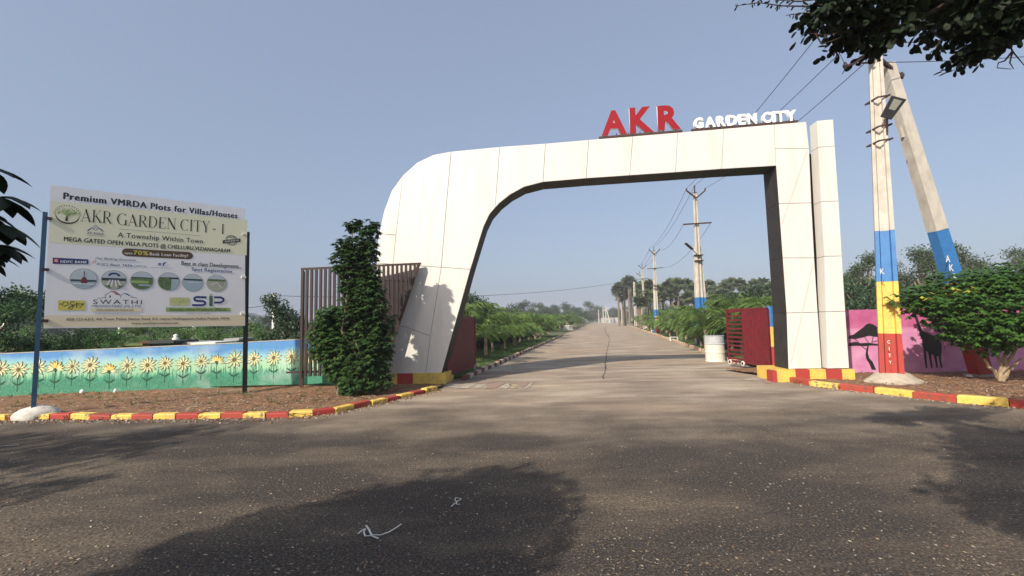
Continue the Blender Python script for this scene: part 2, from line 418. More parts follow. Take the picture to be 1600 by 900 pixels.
# land behind the walls
sheet('field',[(-120,11.6),(lpt(11.6).x-.35,11.6),(lpt(44).x-.35,44),(-120,44)],.05,lawnm,'grassy plot behind the left wall')
sheet('field',[(rpt(13.0).x+.3,13.0),(120,13.0),(120,120),(rpt(120).x+.3,120)],.06,lawnm,'grassy plot behind the right wall')
sheet('field',[(-120,58),(lpt(58).x-.3,58),(lpt(120).x-.3,120),(-120,120)],.05,lawnm,'grassy plot past the side street')
# crack in the road
cr=[(942,592),(943.5,585),(946,574),(945.3,567),(946.7,559.6),(948.6,549),(951,538),(952.6,530),(950,524),(946,519.6),(945,514),(946.5,510.5)]
mb=MB(); pp=[gnd(x,y,.008) for x,y in cr]; 
q=[]
for a,b in zip(pp,pp[1:]):
    n_=max(2,int((b-a).length/.35)); n_=min(n_,14)
    for k in range(n_): q.append(a+(b-a)*k/n_+Vector((R.uniform(-.035,.035),0,0)))
q.append(pp[-1])
l,r=[],[]
for i,p in enumerate(q):
    wd=R.uniform(.018,.055)*(1 if p.y<40 else 1.8); l.append(p+Vector((-wd/2,0,0))); r.append(p+Vector((wd/2,0,0)))
for i in range(len(q)-1): mb.face([l[i],r[i],r[i+1],l[i+1]])
o=mb.build('road_crack',mat('crack dark',(.055,.045,.038),rough=1)); tag(o,'dark jagged crack down the middle of the concrete road',kind='structure')
# faded rangoli marks
rang=[([(697,604),(712,599.5),(722,602),(712,606)],'w'),([(712,606),(730,600.5),(744,601),(730,607)],'w'),([(744,601),(762,599),(752,606),(741,606.5)],'w'),
 ([(765,599),(790,598),(776,606),(757,607)],'r'),([(792,598.5),(803,602),(790,607.5),(780,606)],'w'),([(795,599),(812,601),(806,607),(797,607)],'y'),
 ([(806,598),(826,597),(822,603),(814,605)],'r'),([(826,600),(832,596),(829,604),(818,608)],'w'),([(742,599),(765,595.5),(775,597),(756,599.5)],'r'),([(1188,594),(1210,592),(1214,597),(1196,600)],'r'),([(1160,592.5),(1190,591.5),(1186,593.8),(1166,594)],'w')]
pw=mat('faded white powder',(.44,.39,.32),(.29,.24,.19),scale=9,rough=1,contrast=(.4,.6)); pr=mat('faded red powder',(.32,.18,.13),(.25,.205,.165),scale=9,rough=1,contrast=(.4,.6)); py_=mat('faded yellow powder',(.42,.33,.17),(.26,.22,.17),scale=9,rough=1,contrast=(.4,.6))
mb=MB()
for P,c in rang:
    C=[sum(p[0] for p in P)/4,sum(p[1] for p in P)/4]; mb.face([gnd(x,y,.009) for x,y in P],{'w':pw,'r':pr,'y':py_}[c])
o=mb.build('painted_marking'); tag(o,'faded coloured powder pattern on the road by the left gate',kind='structure')

# ------------------------------------------------------------------ entrance arch
G0=gnd(1232,576.6,.30)
GP=Plane((G0.x,G0.y),(1,-.085))
uvs=lambda P,o=0:[GP.uv(x,y,o) for x,y in P]
TH=.64
arch=thing('entrance_arch','large white clad entrance arch with curved left leg spanning the road','arch',(G0.x,G0.y,0))
outer=[(600,584),(591,500),(588.5,430),(589.5,385),(593,362),(600,330),(612,298),(629.5,274),(652,254),(677,242),(705,236.7),(781,229.3),(852.4,224.2),(920,218.3),(989,212.8),(1059,207),(1131,201),(1210,194.2),(1260,190)]
pillR=[(1264.5,232),(1268,317),(1272.6,403),(1278,488),(1284,575.8)]
inner=[(1232,576.6),(1229,489),(1223,403),(1217,318),(1212.7,259),(1128,264),(1055.7,269.2),(984,274),(916,278.6),(848.5,284.3),(819,292),(797,304),(780,317.5),(765,334.5),(755.6,354),(748,378.5),(735,421),(689.6,584)]
core=outer+pillR+inner
cp=inset(uvs(core),.012)
mb=MB(); f_=[GP.w(u,z,-.03) for u,z in cp]; bk=[GP.w(u,z,-TH) for u,z in cp]
no=len(outer)+len(pillR)
b0=len(mb.v); mb.v.extend([tuple(p) for p in f_]+[tuple(p) for p in bk]); n=len(cp)
mb.ms=[mat('joint sealant',(.20,.165,.135),rough=.8),white_clad]
mb.f.append(tuple(range(n))); mb.mi.append(0); mb.f.append(tuple(range(2*n-1,n-1,-1))); mb.mi.append(1)
for i in range(n):
    j=(i+1)%n; mb.f.append((j,i,n+i,n+j)); mb.mi.append(1 if i<no-1 else 0)
at(arch,mb).build('core',None,arch)
panels=[
 [(629.5,274),(612,298),(600,330),(593,362),(592.6,365),(618.7,367.5)],
 [(592.6,365),(589.5,385),(588.8,411),(614.3,413),(618.7,367.5)],
 [(629.5,274),(618.7,367.5),(614.3,413),(689.6,417.6),(697,327),(705,236.7),(677,242),(652,254)],
 [(705,236.7),(697,327),(689.6,417.6),(735,421),(748,378.5),(755.6,354),(765,334.5),(773.7,324.5),(777,280),(781,229.3)],
 [(781,229.3),(777,280),(773.7,324.5),(780,317.5),(797,304),(819,292),(848.5,284.3),(852.4,224.2)],
 [(588.8,411),(588.5,430),(591,500),(592,508),(631,510),(672.5,525),(689.6,417.6),(614.3,413)],
 [(592,508),(600,584),(665,584),(672.5,525),(631,510)],
 [(689.6,417.6),(672.5,525),(665,584),(689.6,584),(735,421)],
 [(852.4,224.2),(848.5,284.3),(916,278.6),(920,218.3)],
 [(920,218.3),(916,278.6),(984,274),(989,212.8)],
 [(989,212.8),(984,274),(1055.7,269.2),(1059,207)],
 [(1059,207),(1055.7,269.2),(1128,264),(1131,201)],
 [(1131,201),(1128,264),(1212.7,259),(1211.5,232),(1210,194.2)],
 [(1210,194.2),(1211.5,232),(1264.5,232),(1260,190)],
 [(1211.5,232),(1212.7,259),(1217,318),(1268,317),(1264.5,232)],
 [(1217,318),(1223,403),(1272.6,403),(1268,317)],
 [(1223,403),(1229,489),(1278,488),(1272.6,403)],
 [(1229,489),(1232,576.6),(1284,575.8),(1278,488)]]
for P in panels:
    q=inset(uvs(P),.005); o_=R.uniform(-.003,.003); mb=MB(); q2=inset(q,.004)
    n=len(q); A=sum(q[i][0]*q[(i+1)%n][1]-q[(i+1)%n][0]*q[i][1] for i in range(n))
    if A<0: q=q[::-1]; q2=q2[::-1]
    mb.prism([GP.w(u,z,-.029) for u,z in q],[GP.w(u,z,-.004+o_) for u,z in q],white_clad,caps=False)
    mb.prism([GP.w(u,z,-.004+o_) for u,z in q],[GP.w(u,z,o_) for u,z in q2],white_clad); mb.f.pop(-n-2); mb.mi.pop()
    at(arch,mb).build('panel',None,arch)
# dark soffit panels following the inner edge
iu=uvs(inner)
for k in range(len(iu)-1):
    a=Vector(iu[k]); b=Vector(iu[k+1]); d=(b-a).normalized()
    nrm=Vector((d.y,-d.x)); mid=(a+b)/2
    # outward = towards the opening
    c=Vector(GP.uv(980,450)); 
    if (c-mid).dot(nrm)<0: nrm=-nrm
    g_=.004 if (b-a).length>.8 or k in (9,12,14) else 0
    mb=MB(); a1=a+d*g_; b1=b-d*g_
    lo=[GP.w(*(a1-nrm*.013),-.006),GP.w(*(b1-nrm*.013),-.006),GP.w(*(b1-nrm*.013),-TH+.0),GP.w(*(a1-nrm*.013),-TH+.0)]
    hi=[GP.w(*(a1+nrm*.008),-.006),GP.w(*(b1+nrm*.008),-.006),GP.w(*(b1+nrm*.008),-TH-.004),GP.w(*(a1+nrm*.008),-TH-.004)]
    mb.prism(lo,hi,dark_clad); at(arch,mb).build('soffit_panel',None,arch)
# diagonal scuffs on the pillar and a scratch on the curve
scuff=mat('scuffed grey film',(.50,.46,.41),(.60,.56,.5),scale=30,rough=.7)
for (x0,y0,x1,y1,wd) in ((1261,236,1221.5,350,.018),(1270,413,1236,567,.018),(662,279,653.5,377,.010)):
    a=GP.uv(x0,y0); b=GP.uv(x1,y1); dc=Decal(GP,.006); dc.line([a,b],wd,scuff); at(arch,dc.mb).build('scuff_mark',None,arch)
# side pillar
pil=thing('side_pillar','narrow white clad pillar standing just right of the arch leg','pillar',tuple(GP.w(1,0,0)))
PF=.02; SD=.31
cols=[((1276.5,188.5),(1301.5,186.3)),((1278.6,230),(1304,228.3)),((1283,315),(1310,314)),((1288,400.5),(1315,399.8)),((1290.5,487),(1320.5,486.5)),((1293,576),(1326.5,575.3))]
uu=[(GP.uv(*a,PF),GP.uv(*b,PF)) for a,b in cols]
for k in range(5):
    (a,b),(c,d)=uu[k],uu[k+1]
    g_=.006
    mb=MB(); zt=(a[1]-g_,b[1]-g_); zb=(c[1]+g_,d[1]+g_)
    lo=[GP.w(c[0],zb[0],PF),GP.w(d[0],zb[1],PF),GP.w(d[0],zb[1],PF-SD),GP.w(c[0],zb[0],PF-SD)]
    hi=[GP.w(a[0],zt[0],PF),GP.w(b[0],zt[1],PF),GP.w(b[0],zt[1],PF-SD),GP.w(a[0],zt[0],PF-SD)]
    mb.prism(lo,hi,white_clad); at(pil,mb).build('panel',None,pil)
mb=MB(); (a,b),(c,d)=uu[0],uu[5]; e=.07
lo=[GP.w(c[0]+e,.3,PF-e),GP.w(d[0]-e,.3,PF-e),GP.w(d[0]-e,.3,PF-SD+e),GP.w(c[0]+e,.3,PF-SD+e)]
hi=[GP.w(a[0]+e,a[1]-e,PF-e),GP.w(b[0]-e,b[1]-e,PF-e),GP.w(b[0]-e,b[1]-e,PF-SD+e),GP.w(a[0]+e,a[1]-e,PF-SD+e)]
mb.prism(lo,hi,dark_gap); at(pil,mb).build('core',None,pil)
# dark fin in the gap between arch and pillar
mb=MB(); t1=GP.uv(1270,240,-.32); a0_,b0_=GP.uv(1264.5,232)[0],GP.uv(1284,575.8)[0]; a1_,b1_=GP.uv(1278.6,230,PF)[0],GP.uv(1293,576,PF)[0]
mb.prism([GP.w(b0_+.012,.3,-.33),GP.w(b1_+.10,.3,-.33),GP.w(b1_+.10,.3,-.60),GP.w(b0_+.012,.3,-.60)],[GP.w(a0_+.012,t1[1],-.33),GP.w(a1_+.10,t1[1],-.33),GP.w(a1_+.10,t1[1],-.6),GP.w(a0_+.012,t1[1],-.6)],dark_gap)
at(pil,mb).build('back_plate',None,pil)
# plinths
def plinth(label,segs,z,fo,bo):
    root=thing('plinth',label,'plinth',tuple(GP.w(segs[0][0],0,0)))
    for i,(u0,u1,m_) in enumerate(segs):
        mb=MB(); z_=z+R.uniform(-.006,.006); zb=-.02
        a,b=u0+.003,u1-.003
        mb.prism([GP.w(a,zb,fo),GP.w(b,zb,fo),GP.w(b,zb,bo),GP.w(a,zb,bo)],[GP.w(a,z_,fo-.01),GP.w(b,z_,fo-.01),GP.w(b,z_,bo),GP.w(a,z_,bo)],m_)
        at(root,mb).build('painted_block',None,root)
    return root
ul=[GP.uv(x,587)[0] for x in (560,583,601,622,646,670)]+[GP.uv(697,587)[0]]
pm=[yel_paint,red_paint,yel_paint,red_paint,red_paint,yel_paint]
plinth('red and yellow block plinth under the curved left leg',[(ul[i],ul[i+1],[red_paint,yel_paint][ (i+1)%2] if i<5 else yel_paint) for i in range(6)],.295,.06,-.95)
ur=[GP.uv(x,585)[0] for x in (1211,1240,1262,1287,1312,1332)]
plinth('red and yellow block plinth under the right leg and side pillar',[(ur[i],ur[i+1],[yel_paint,red_paint][i%2]) for i in range(5)],.292,.10,-.95)
mb=MB(); 
for k,(a_,b_) in enumerate(((-.02,.3),)): 
    q=MB(); u1=ur[0]-.004; q.prism([GP.w(u1-.10,-.02,.09-a_),GP.w(u1,-.02,.09-a_),GP.w(u1,-.02,.09-b_+.01),GP.w(u1-.10,-.02,.09-b_+.01)],[GP.w(u1-.09,.27,.08-a_),GP.w(u1,.27,.08-a_),GP.w(u1,.27,.08-b_+.01),GP.w(u1-.09,.27,.08-b_+.01)],[red_paint,yel_paint,red_paint][k])
    if k==0: pr_=thing('plinth','small plinth with a red end beside the gate post, right leg','plinth',tuple(GP.w(u1,0,0)))
    at(pr_,q).build('painted_block',None,pr_)

# ------------------------------------------------------------------ sign letters on the beam
red_l=mat('red sign acrylic',(.27,.006,.012),rough=.5,spec=.3); wht_l=mat('white sign acrylic',(.85,.85,.85),rough=.35)
sign=thing('letter_sign','large red AKR and small white GARDEN CITY letters standing on the beam','sign',tuple(GP.w(-3,5.9,0)))
def beamtop(px): # top line of beam
    T=[(781,229.3),(852.4,224.2),(920,218.3),(989,212.8),(1059,207),(1131,201),(1210,194.2),(1260,190)]
    for a,b in zip(T,T[1:]):
        if px<=b[0]: return a[1]+(b[1]-a[1])*(px-a[0])/(b[0]-a[0])
    return 190
SO=-.12
for ch,x0,x1,yt,yb in (('A',940,979.5,171.5,213),('K',984.5,1021,166,209.5),('R',1028,1063.5,163,205)):
    a=GP.uv(x0,yb,SO); b=GP.uv(x1,yb-3.0,SO); t=GP.uv(x0,yt,SO)
    o=text_on(GP,ch,a,b,t[1]-a[1]-.02,SO,red_l,'letter',sign,bold=.045,ext=.035,side=wht_l)
    o.matrix_parent_inverse=Matrix.Translation(-Vector(sign.location))
    o['label']='red letter '+ch
gl=[('G',624,680),('A',690,752),('R',762,812),('D',820,880),('E',888,932),('N',942,998),('C',1030,1082),('I',1088,1108),('T',1112,1165),('Y',1168,1232)]
for ch,z0,z1 in gl:
    x0=920+z0*.2625; x1=920+z1*.2625
    yb0=140+.2625*(236-(z0-624)*.078); yt0=140+.2625*(170-(z0-624)*.082)
    yb1=140+.2625*(236-(z1-624)*.078)
    a=GP.uv(x0,yb0,SO); b=GP.uv(x1,yb1,SO); t=GP.uv(x0,yt0,SO)
    o=text_on(GP,ch,a,b,(t[1]-a[1]),SO,wht_l,'letter',sign,bold=.04,ext=.05)
    o.matrix_parent_inverse=Matrix.Translation(-Vector(sign.location)); o['label']='white letter '+ch
mb=MB()
for x0,x1 in ((936,1066),(1080,1246)):
    pts=[GP.uv(x,beamtop(x)-1.6,SO) for x in (x0,(x0+x1)/2,x1)]
    for p,q_ in zip(pts,pts[1:]): mb.beam(GP.w(p[0],p[1],SO),GP.w(q_[0],q_[1],SO),.05,.05,iron)
at(sign,mb).build('mounting_rail',None,sign)
mb=MB()
for i in range(17):
    x=945+i*18.4
    if 1066<x<1082: continue
    a=GP.uv(x,beamtop(x)-1,SO); mb.beam(GP.w(a[0],a[1]-.06,SO),GP.w(a[0],a[1]+.09,SO),.02,.02,iron)
at(sign,mb).build('standoff',None,sign)['kind']='stuff'

# ------------------------------------------------------------------ slat screen left
_e=GP.uv(655,412); _e=GP.w(_e[0],0,.17); SP=Plane((_e.x,_e.y),(1,.075))
print('SCREEN',SP.w(-3.5,0),'arch',GP.w(-10,0))
scr=thing('slat_screen','brown vertical slat screen with slanted right edge left of the arch','screen',tuple(SP.w(-3,0)))
tl=SP.uv(473,421); tr=SP.uv(655,412.5); dl=SP.uv(606,556); bl=SP.uv(477,588)
nsl=27
for i in range(nsl):
    t=i/(nsl-1); u=tl[0]+(tr[0]-tl[0])*t; zt=tl[1]+(tr[1]-tl[1])*t-.02
    # bottom: straight bottom to the foot of the diagonal, then diagonal
    zb=bl[1]
    if u>dl[0]: zb=max(zb,dl[1]+(tr[1]-dl[1])*(u-dl[0])/(tr[0]-dl[0]))
    if zt-zb<.03: continue
    mb=MB(); mb.beam(SP.w(u,zb),SP.w(u,zt),.055,.075,brownslat,up=SP.n); at(scr,mb).build('slat',None,scr)
mb=MB(); mb.beam(SP.w(tl[0]-.04,tl[1]+.012,-.01),SP.w(tr[0]+.05,tr[1]+.012,-.01),.06,.05,brownslat); at(scr,mb).build('top_rail',None,scr)
mb=MB(); mb.beam(SP.w(tr[0],tr[1],.03),SP.w(dl[0],dl[1],.03),.07,.06,brownslat,up=SP.n); at(scr,mb).build('diagonal_rail',None,scr)
p=SP.uv(446,582.5); q_=SP.uv(606,580)
mb=MB(); mb.beam(SP.w(p[0],p[1],-.06),SP.w(q_[0],p[1]+.01,-.06),.045,.045,brownslat); at(scr,mb).build('bottom_rail',None,scr)
p=SP.uv(468,583); mb=MB(); mb.beam(SP.w(p[0],0.05,-.06),SP.w(p[0],p[1]-.025,-.06),.05,.05,brownslat); at(scr,mb).build('post',None,scr)
mb=MB(); a=SP.uv(477,424); mb.beam(SP.w(a[0]-.06,.05,-.06),SP.w(a[0]-.06,a[1],-.06),.05,.05,brownslat,up=SP.n); at(scr,mb).build('post',None,scr)
mb=MB(); 
for y_ in (455,):
    a=SP.uv(600,432,-.06); b=SP.uv(648,440,-.06); mb.beam(SP.w(a[0],a[1]-.1,-.07),SP.w(b[0],a[1]-.16,-.07),.02,.02,brownslat)
at(scr,mb).build('brace',None,scr)

# ------------------------------------------------------------------ left mural wall
WLa=gnd(0,619.5,.0); WLb=gnd(385,606,-.02); 
WP=Plane((WLb.x,WLb.y),(WLb.x-WLa.x,WLb.y-WLa.y))
WP2=Plane((WLb.x,WLb.y-.02),(1,-.02)); print('WALL',WLb)
def mural_mat():
    m=bpy.data.materials.new('sunflower mural background'); m.use_nodes=True; n=m.node_tree; N=n.nodes; L=n.links; b=N['Principled BSDF']; b.inputs['Roughness'].default_value=.7
    g=N.new('ShaderNodeNewGeometry'); sp=N.new('ShaderNodeSeparateXYZ'); L.new(g.outputs['Position'],sp.inputs[0])
    nz=N.new('ShaderNodeTexNoise'); nz.inputs['Scale'].default_value=2.2; nz.inputs['Detail'].default_value=5; L.new(g.outputs['Position'],nz.inputs['Vector'])
    a=N.new('ShaderNodeMath'); a.operation='MULTIPLY_ADD'; L.new(nz.outputs['Fac'],a.inputs[0]); a.inputs[1].default_value=.35; L.new(sp.outputs['Z'],a.inputs[2])
    r=N.new('ShaderNodeValToRGB'); cr=r.color_ramp
    st=[(.30,(.03,.22,.16)),(.42,(.07,.36,.22)),(.52,(.32,.58,.36)),(.68,(.38,.62,.42)),(.80,(.26,.52,.62)),(.92,(.09,.27,.58))]
    while len(cr.elements)<len(st): cr.elements.new(.5)
    for e,(p,c) in zip(cr.elements,st): e.position=p; e.color=(*c,1)
    mr=N.new('ShaderNodeMapRange'); L.new(a.outputs[0],mr.inputs[0]); mr.inputs[1].default_value=0; mr.inputs[2].default_value=1.26; L.new(mr.outputs[0],r.inputs[0])
    # grass blades: vertical streaks low on the wall
    mp=N.new('ShaderNodeMapping'); mp.inputs['Scale'].default_value=(26,26,2.6); L.new(g.outputs['Position'],mp.inputs[0])
    n2=N.new('ShaderNodeTexNoise'); n2.inputs['Scale'].default_value=1; n2.inputs['Detail'].default_value=3; n2.inputs['Distortion'].default_value=.6; L.new(mp.outputs[0],n2.inputs['Vector'])
    m2=N.new('ShaderNodeMapRange'); L.new(sp.outputs['Z'],m2.inputs[0]); m2.inputs[1].default_value=.10; m2.inputs[2].default_value=.66; m2.inputs[3].default_value=.26; m2.inputs[4].default_value=-.16
    ad=N.new('ShaderNodeMath'); ad.operation='ADD'; L.new(n2.outputs['Fac'],ad.inputs[0]); L.new(m2.outputs[0],ad.inputs[1])
    rr=N.new('ShaderNodeMapRange'); L.new(ad.outputs[0],rr.inputs[0]); rr.inputs[1].default_value=.47; rr.inputs[2].default_value=.56
    mx=N.new('ShaderNodeMix'); mx.data_type='RGBA'; L.new(rr.outputs[0],mx.inputs[0]); L.new(r.outputs[0],mx.inputs[6])
    n3=N.new('ShaderNodeTexNoise'); n3.inputs['Scale'].default_value=9; L.new(mp.outputs[0],n3.inputs['Vector'])
    r3=N.new('ShaderNodeValToRGB'); r3.color_ramp.elements[0].position=.4; r3.color_ramp.elements[1].position=.62; r3.color_ramp.elements[0].color=(.008,.12,.085,1); r3.color_ramp.elements[1].color=(.10,.38,.22,1)
    L.new(n3.outputs['Fac'],r3.inputs[0]); L.new(r3.outputs[0],mx.inputs[7])
    # chalky patches
    n4=N.new('ShaderNodeTexNoise'); n4.inputs['Scale'].default_value=1.3; n4.inputs['Detail'].default_value=6; L.new(g.outputs['Position'],n4.inputs['Vector'])
    m4=N.new('ShaderNodeMapRange'); L.new(n4.outputs['Fac'],m4.inputs[0]); m4.inputs[1].default_value=.52; m4.inputs[2].default_value=.75; m4.inputs[4].default_value=.55
    mx2=N.new('ShaderNodeMix'); mx2.data_type='RGBA'; L.new(m4.outputs[0],mx2.inputs[0]); L.new(mx.outputs[2],mx2.inputs[6]); mx2.inputs[7].default_value=(.55,.66,.62,1)
    L.new(mx2.outputs[2],b.inputs['Base Color']); return m
MUR=mural_mat(); wallcap=mat('wall top plaster',(.45,.45,.40),(.3,.3,.27),scale=5,rough=.9)
wall=thing('mural_wall','low blue and green wall painted with sunflowers behind the hoarding','wall')
def wallseg(pl,u0,u1,z0,z1):
    mb=MB(); T=.16; n_=max(1,int((u1-u0)/1.5))
    mb.prism([pl.w(u0,-.05,0),pl.w(u1,-.05,0),pl.w(u1,-.05,-T),pl.w(u0,-.05,-T)],[pl.w(u0,z0,0),pl.w(u1,z1,0),pl.w(u1,z1,-T),pl.w(u0,z0,-T)],MUR)
    mb.build('wall_section',None,wall)
    mb=MB(); mb.prism([pl.w(u0,z0,.006),pl.w(u1,z1,.006),pl.w(u1,z1,-T-.006),pl.w(u0,z0,-T-.006)],[pl.w(u0,z0+.02,.002),pl.w(u1,z1+.02,.002),pl.w(u1,z1+.02,-T),pl.w(u0,z0+.02,-T)],wallcap); mb.build('coping',None,wall)
zA=WP.uv(0,556)[1]; zB=WP.uv(384,536)[1]; uA=WP.uv(0,600)[0]
wallseg(WP,uA-9,-.01,zA-.15,zB); z2=WP2.uv(387,535)[1]; u2=GP.uv(590,560)
e2=WP2.uv(578,540)[0]; z3=WP2.uv(470,531.5)[1]; wallseg(WP2,.01,e2,z2,z3+.06)
petal=mat('mural petal yellow',(.74,.70,.42),(.56,.62,.34),scale=6,rough=.75); petalo=mat('mural petal orange',(.76,.58,.17),rough=.75)
outl=mat('mural outline',(.10,.09,.03),rough=.8); mdark=mat('mural leaf green',(.01,.085,.045),rough=.75); mcen=mat('mural flower centre',(.13,.075,.03),(.22,.16,.05),scale=60,rough=.8)
def sunflower(pl,c,r,side=False,seed=0):
    rr=random.Random(seed); dc=Decal(pl,.004); u,z=c
    lean=rr.uniform(-.02,.02)
    zs=z-r*2.1; dc.line([(u,z-(.1 if side else .4)*r),(u+lean*.5,(z+zs)/2),(u+lean,zs-.15)],.012,mdark)
    for s_ in (-1,1):
        b0=(u+lean*.6,zs+.0); dc.poly([b0,(b0[0]+s_*.06,b0[1]+.02),(b0[0]+s_*.14,b0[1]+.10+rr.uniform(-.02,.02)),(b0[0]+s_*.085,b0[1]+.085),(b0[0]+s_*.02,b0[1]+.045)],mdark)
    if side:
        angs=[math.radians(a+rr.uniform(-4,4)) for a in (-8,14,36,58,80,102,124,146,168,188)]; oz=-.35*r
    else:
        n_=rr.choice((10,11,12)); a0=rr.uniform(0,.5); angs=[a0+2*math.pi*i/n_ for i in range(n_)]; oz=0
    def pet(a,L_,w_,m_):
        d=Vector((math.cos(a),math.sin(a))); q=Vector((-d.y,d.x)); o=Vector((u,z+oz))
        pts=[o+d*L_*.18-q*w_*.3,o+d*L_*.55-q*w_,o+d*L_*.8-q*w_*.62,o+d*L_,o+d*L_*.8+q*w_*.62,o+d*L_*.55+q*w_,o+d*L_*.18+q*w_*.3]
        dc.poly(pts,m_)
    LL=[r*rr.uniform(.98,1.25) for _ in angs]
    for a,L_ in zip(angs,LL): pet(a,L_*1.08,r*.165,outl)
    for a,L_ in zip(angs,LL): pet(a,L_*.97,r*.125,petalo if (side and .6<a<2.4) else petal)
    if side: dc.poly([(u-.045,z+oz+.02),(u,z+oz-.07),(u+.045,z+oz+.02)],mdark)
    else:
        dc.ell((u,z),r*.25,r*.27,outl,14); dc.ell((u,z),r*.2,r*.21,mcen,14)
    o=dc.build('painted_sunflower',wall)
fl=[(1,386),(118,390),(240,375),(348,372,1),(453,370),(565,362),(683,385,1),(797,365),(923,362),(1033,350),(1145,352),(1258,338),(1355,328,1),(1465,328)]
for i,f in enumerate(fl):
    c=WP.uv(f[0]/4,480+f[1]/4); sunflower(WP,c,(.175 if i<12 else .19)*R.uniform(.9,1.12),len(f)==3,i)
sunflower(WP,WP.uv(-28,583),.18,False,91)
for i,(x,y) in enumerate(((397,560.5),(428,559),(455.5,556.8),(483,556),(508,554))):
    sunflower(WP2,WP2.uv(x,y),.185,False,40+i)

# ------------------------------------------------------------------ pink mural wall
PLa=gnd(1330,577.5,.14); PLb=gnd(1600,574.5,.14)
PP=Plane((PLa.x,PLa.y),(PLb.x-PLa.x,PLb.y-PLa.y))
def pink_mat():
    m=bpy.data.materials.new('pink mural background'); m.use_nodes=True; n=m.node_tree; N=n.nodes; L=n.links; b=N['Principled BSDF']; b.inputs['Roughness'].default_value=.7
    g=N.new('ShaderNodeNewGeometry'); sp=N.new('ShaderNodeSeparateXYZ'); L.new(g.outputs['Position'],sp.inputs[0])
    nz=N.new('ShaderNodeTexNoise'); nz.inputs['Scale'].default_value=3; nz.inputs['Detail'].default_value=6; L.new(g.outputs['Position'],nz.inputs['Vector'])
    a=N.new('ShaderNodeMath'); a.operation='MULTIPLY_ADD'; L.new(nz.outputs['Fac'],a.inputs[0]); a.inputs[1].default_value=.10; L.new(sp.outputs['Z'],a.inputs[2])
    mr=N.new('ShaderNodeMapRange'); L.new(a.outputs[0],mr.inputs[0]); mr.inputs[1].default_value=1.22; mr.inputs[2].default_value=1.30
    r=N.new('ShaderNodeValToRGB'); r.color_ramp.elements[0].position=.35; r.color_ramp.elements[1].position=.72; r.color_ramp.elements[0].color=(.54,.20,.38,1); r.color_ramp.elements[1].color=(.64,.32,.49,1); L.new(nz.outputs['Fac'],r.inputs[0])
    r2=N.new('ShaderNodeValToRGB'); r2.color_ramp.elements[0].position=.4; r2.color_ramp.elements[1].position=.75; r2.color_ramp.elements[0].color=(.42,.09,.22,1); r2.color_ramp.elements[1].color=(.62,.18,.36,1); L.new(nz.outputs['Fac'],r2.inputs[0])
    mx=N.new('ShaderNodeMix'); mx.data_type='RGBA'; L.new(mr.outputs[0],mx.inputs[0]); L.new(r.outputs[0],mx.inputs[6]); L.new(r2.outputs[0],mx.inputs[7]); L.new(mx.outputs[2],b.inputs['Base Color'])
    return m
PK=pink_mat()
pw_=thing('mural_wall','pink wall painted with black acacia trees and a giraffe','wall')
zt=PP.uv(1330,485.5)[1]
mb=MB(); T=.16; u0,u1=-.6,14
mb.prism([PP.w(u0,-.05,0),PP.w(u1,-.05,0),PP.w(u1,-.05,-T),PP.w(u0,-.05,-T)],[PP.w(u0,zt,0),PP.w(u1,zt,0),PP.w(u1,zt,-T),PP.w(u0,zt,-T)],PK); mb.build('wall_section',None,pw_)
mb=MB(); mb.prism([PP.w(u0,zt,.006),PP.w(u1,zt,.006),PP.w(u1,zt,-T-.006),PP.w(u0,zt,-T-.006)],[PP.w(u0,zt+.02,.0),PP.w(u1,zt+.02,.0),PP.w(u1,zt+.02,-T),PP.w(u0,zt+.02,-T)],mat('pink coping',(.45,.12,.26),rough=.8)); mb.build('coping',None,pw_)
sil=mat('mural silhouette',(.012,.011,.012),rough=.6)
def zz(x,y): return PP.uv(1310+x*.2333,430+y*.2333)
dc=Decal(PP,.004)
dc.poly([zz(*p) for p in ((66,425),(72,405),(100,398),(130,375),(165,350),(185,330),(205,322),(235,330),(262,350),(300,368),(330,390),(345,408),(300,415),(240,412),(205,405),(160,418),(110,428))],sil)
dc.poly([zz(*p) for p in ((66,475),(70,455),(110,446),(150,455),(200,452),(240,458),(275,462),(262,472),(215,470),(180,476),(120,472))],sil)
dc.line([zz(*p) for p in ((112,428),(160,480),(190,500))],.02,sil); dc.line([zz(*p) for p in ((175,415),(200,450))],.018,sil); dc.line([zz(*p) for p in ((232,410),(222,455))],.018,sil); dc.line([zz(*p) for p in ((222,450),(262,438),(310,438))],.016,sil)
dc.poly([zz(*p) for p in ((190,480),(203,470),(196,520),(206,555),(228,580),(252,633),(222,633),(205,590),(185,560),(180,530))],sil)
dc.build('painted_acacia',pw_)
dc=Decal(PP,.004)
dc.poly([zz(*p) for p in ((505,268),(530,285),(545,330),(562,372),(600,388),(650,412),(682,432),(692,470),(688,530),(660,545),(610,525),(580,500),(562,470),(560,430),(545,400),(530,340))],sil)
for leg in (((566,470),(585,490),(590,560),(595,622),(584,622),(574,560)),((598,510),(620,520),(624,570),(629,622),(619,622),(610,570)),((632,520),(655,530),(660,570),(665,620),(655,620),(646,575)),((664,520),(688,515),(686,570),(697,620),(686,620),(674,575))):
    dc.poly([zz(*p) for p in leg],sil)
dc.line([zz(*p) for p in ((682,434),(700,450),(711,480),(708,496))],.012,sil)
dc.build('painted_giraffe',pw_)
dc=Decal(PP,.004)
dc.poly([zz(*p) for p in ((650,380),(700,372),(720,355),(770,350),(900,350),(940,385),(820,395),(760,388),(690,386))],sil); dc.line([zz(*p) for p in ((740,390),(790,405),(850,440),(880,520),(890,610))],.03,sil)
dc.build('painted_acacia',pw_)

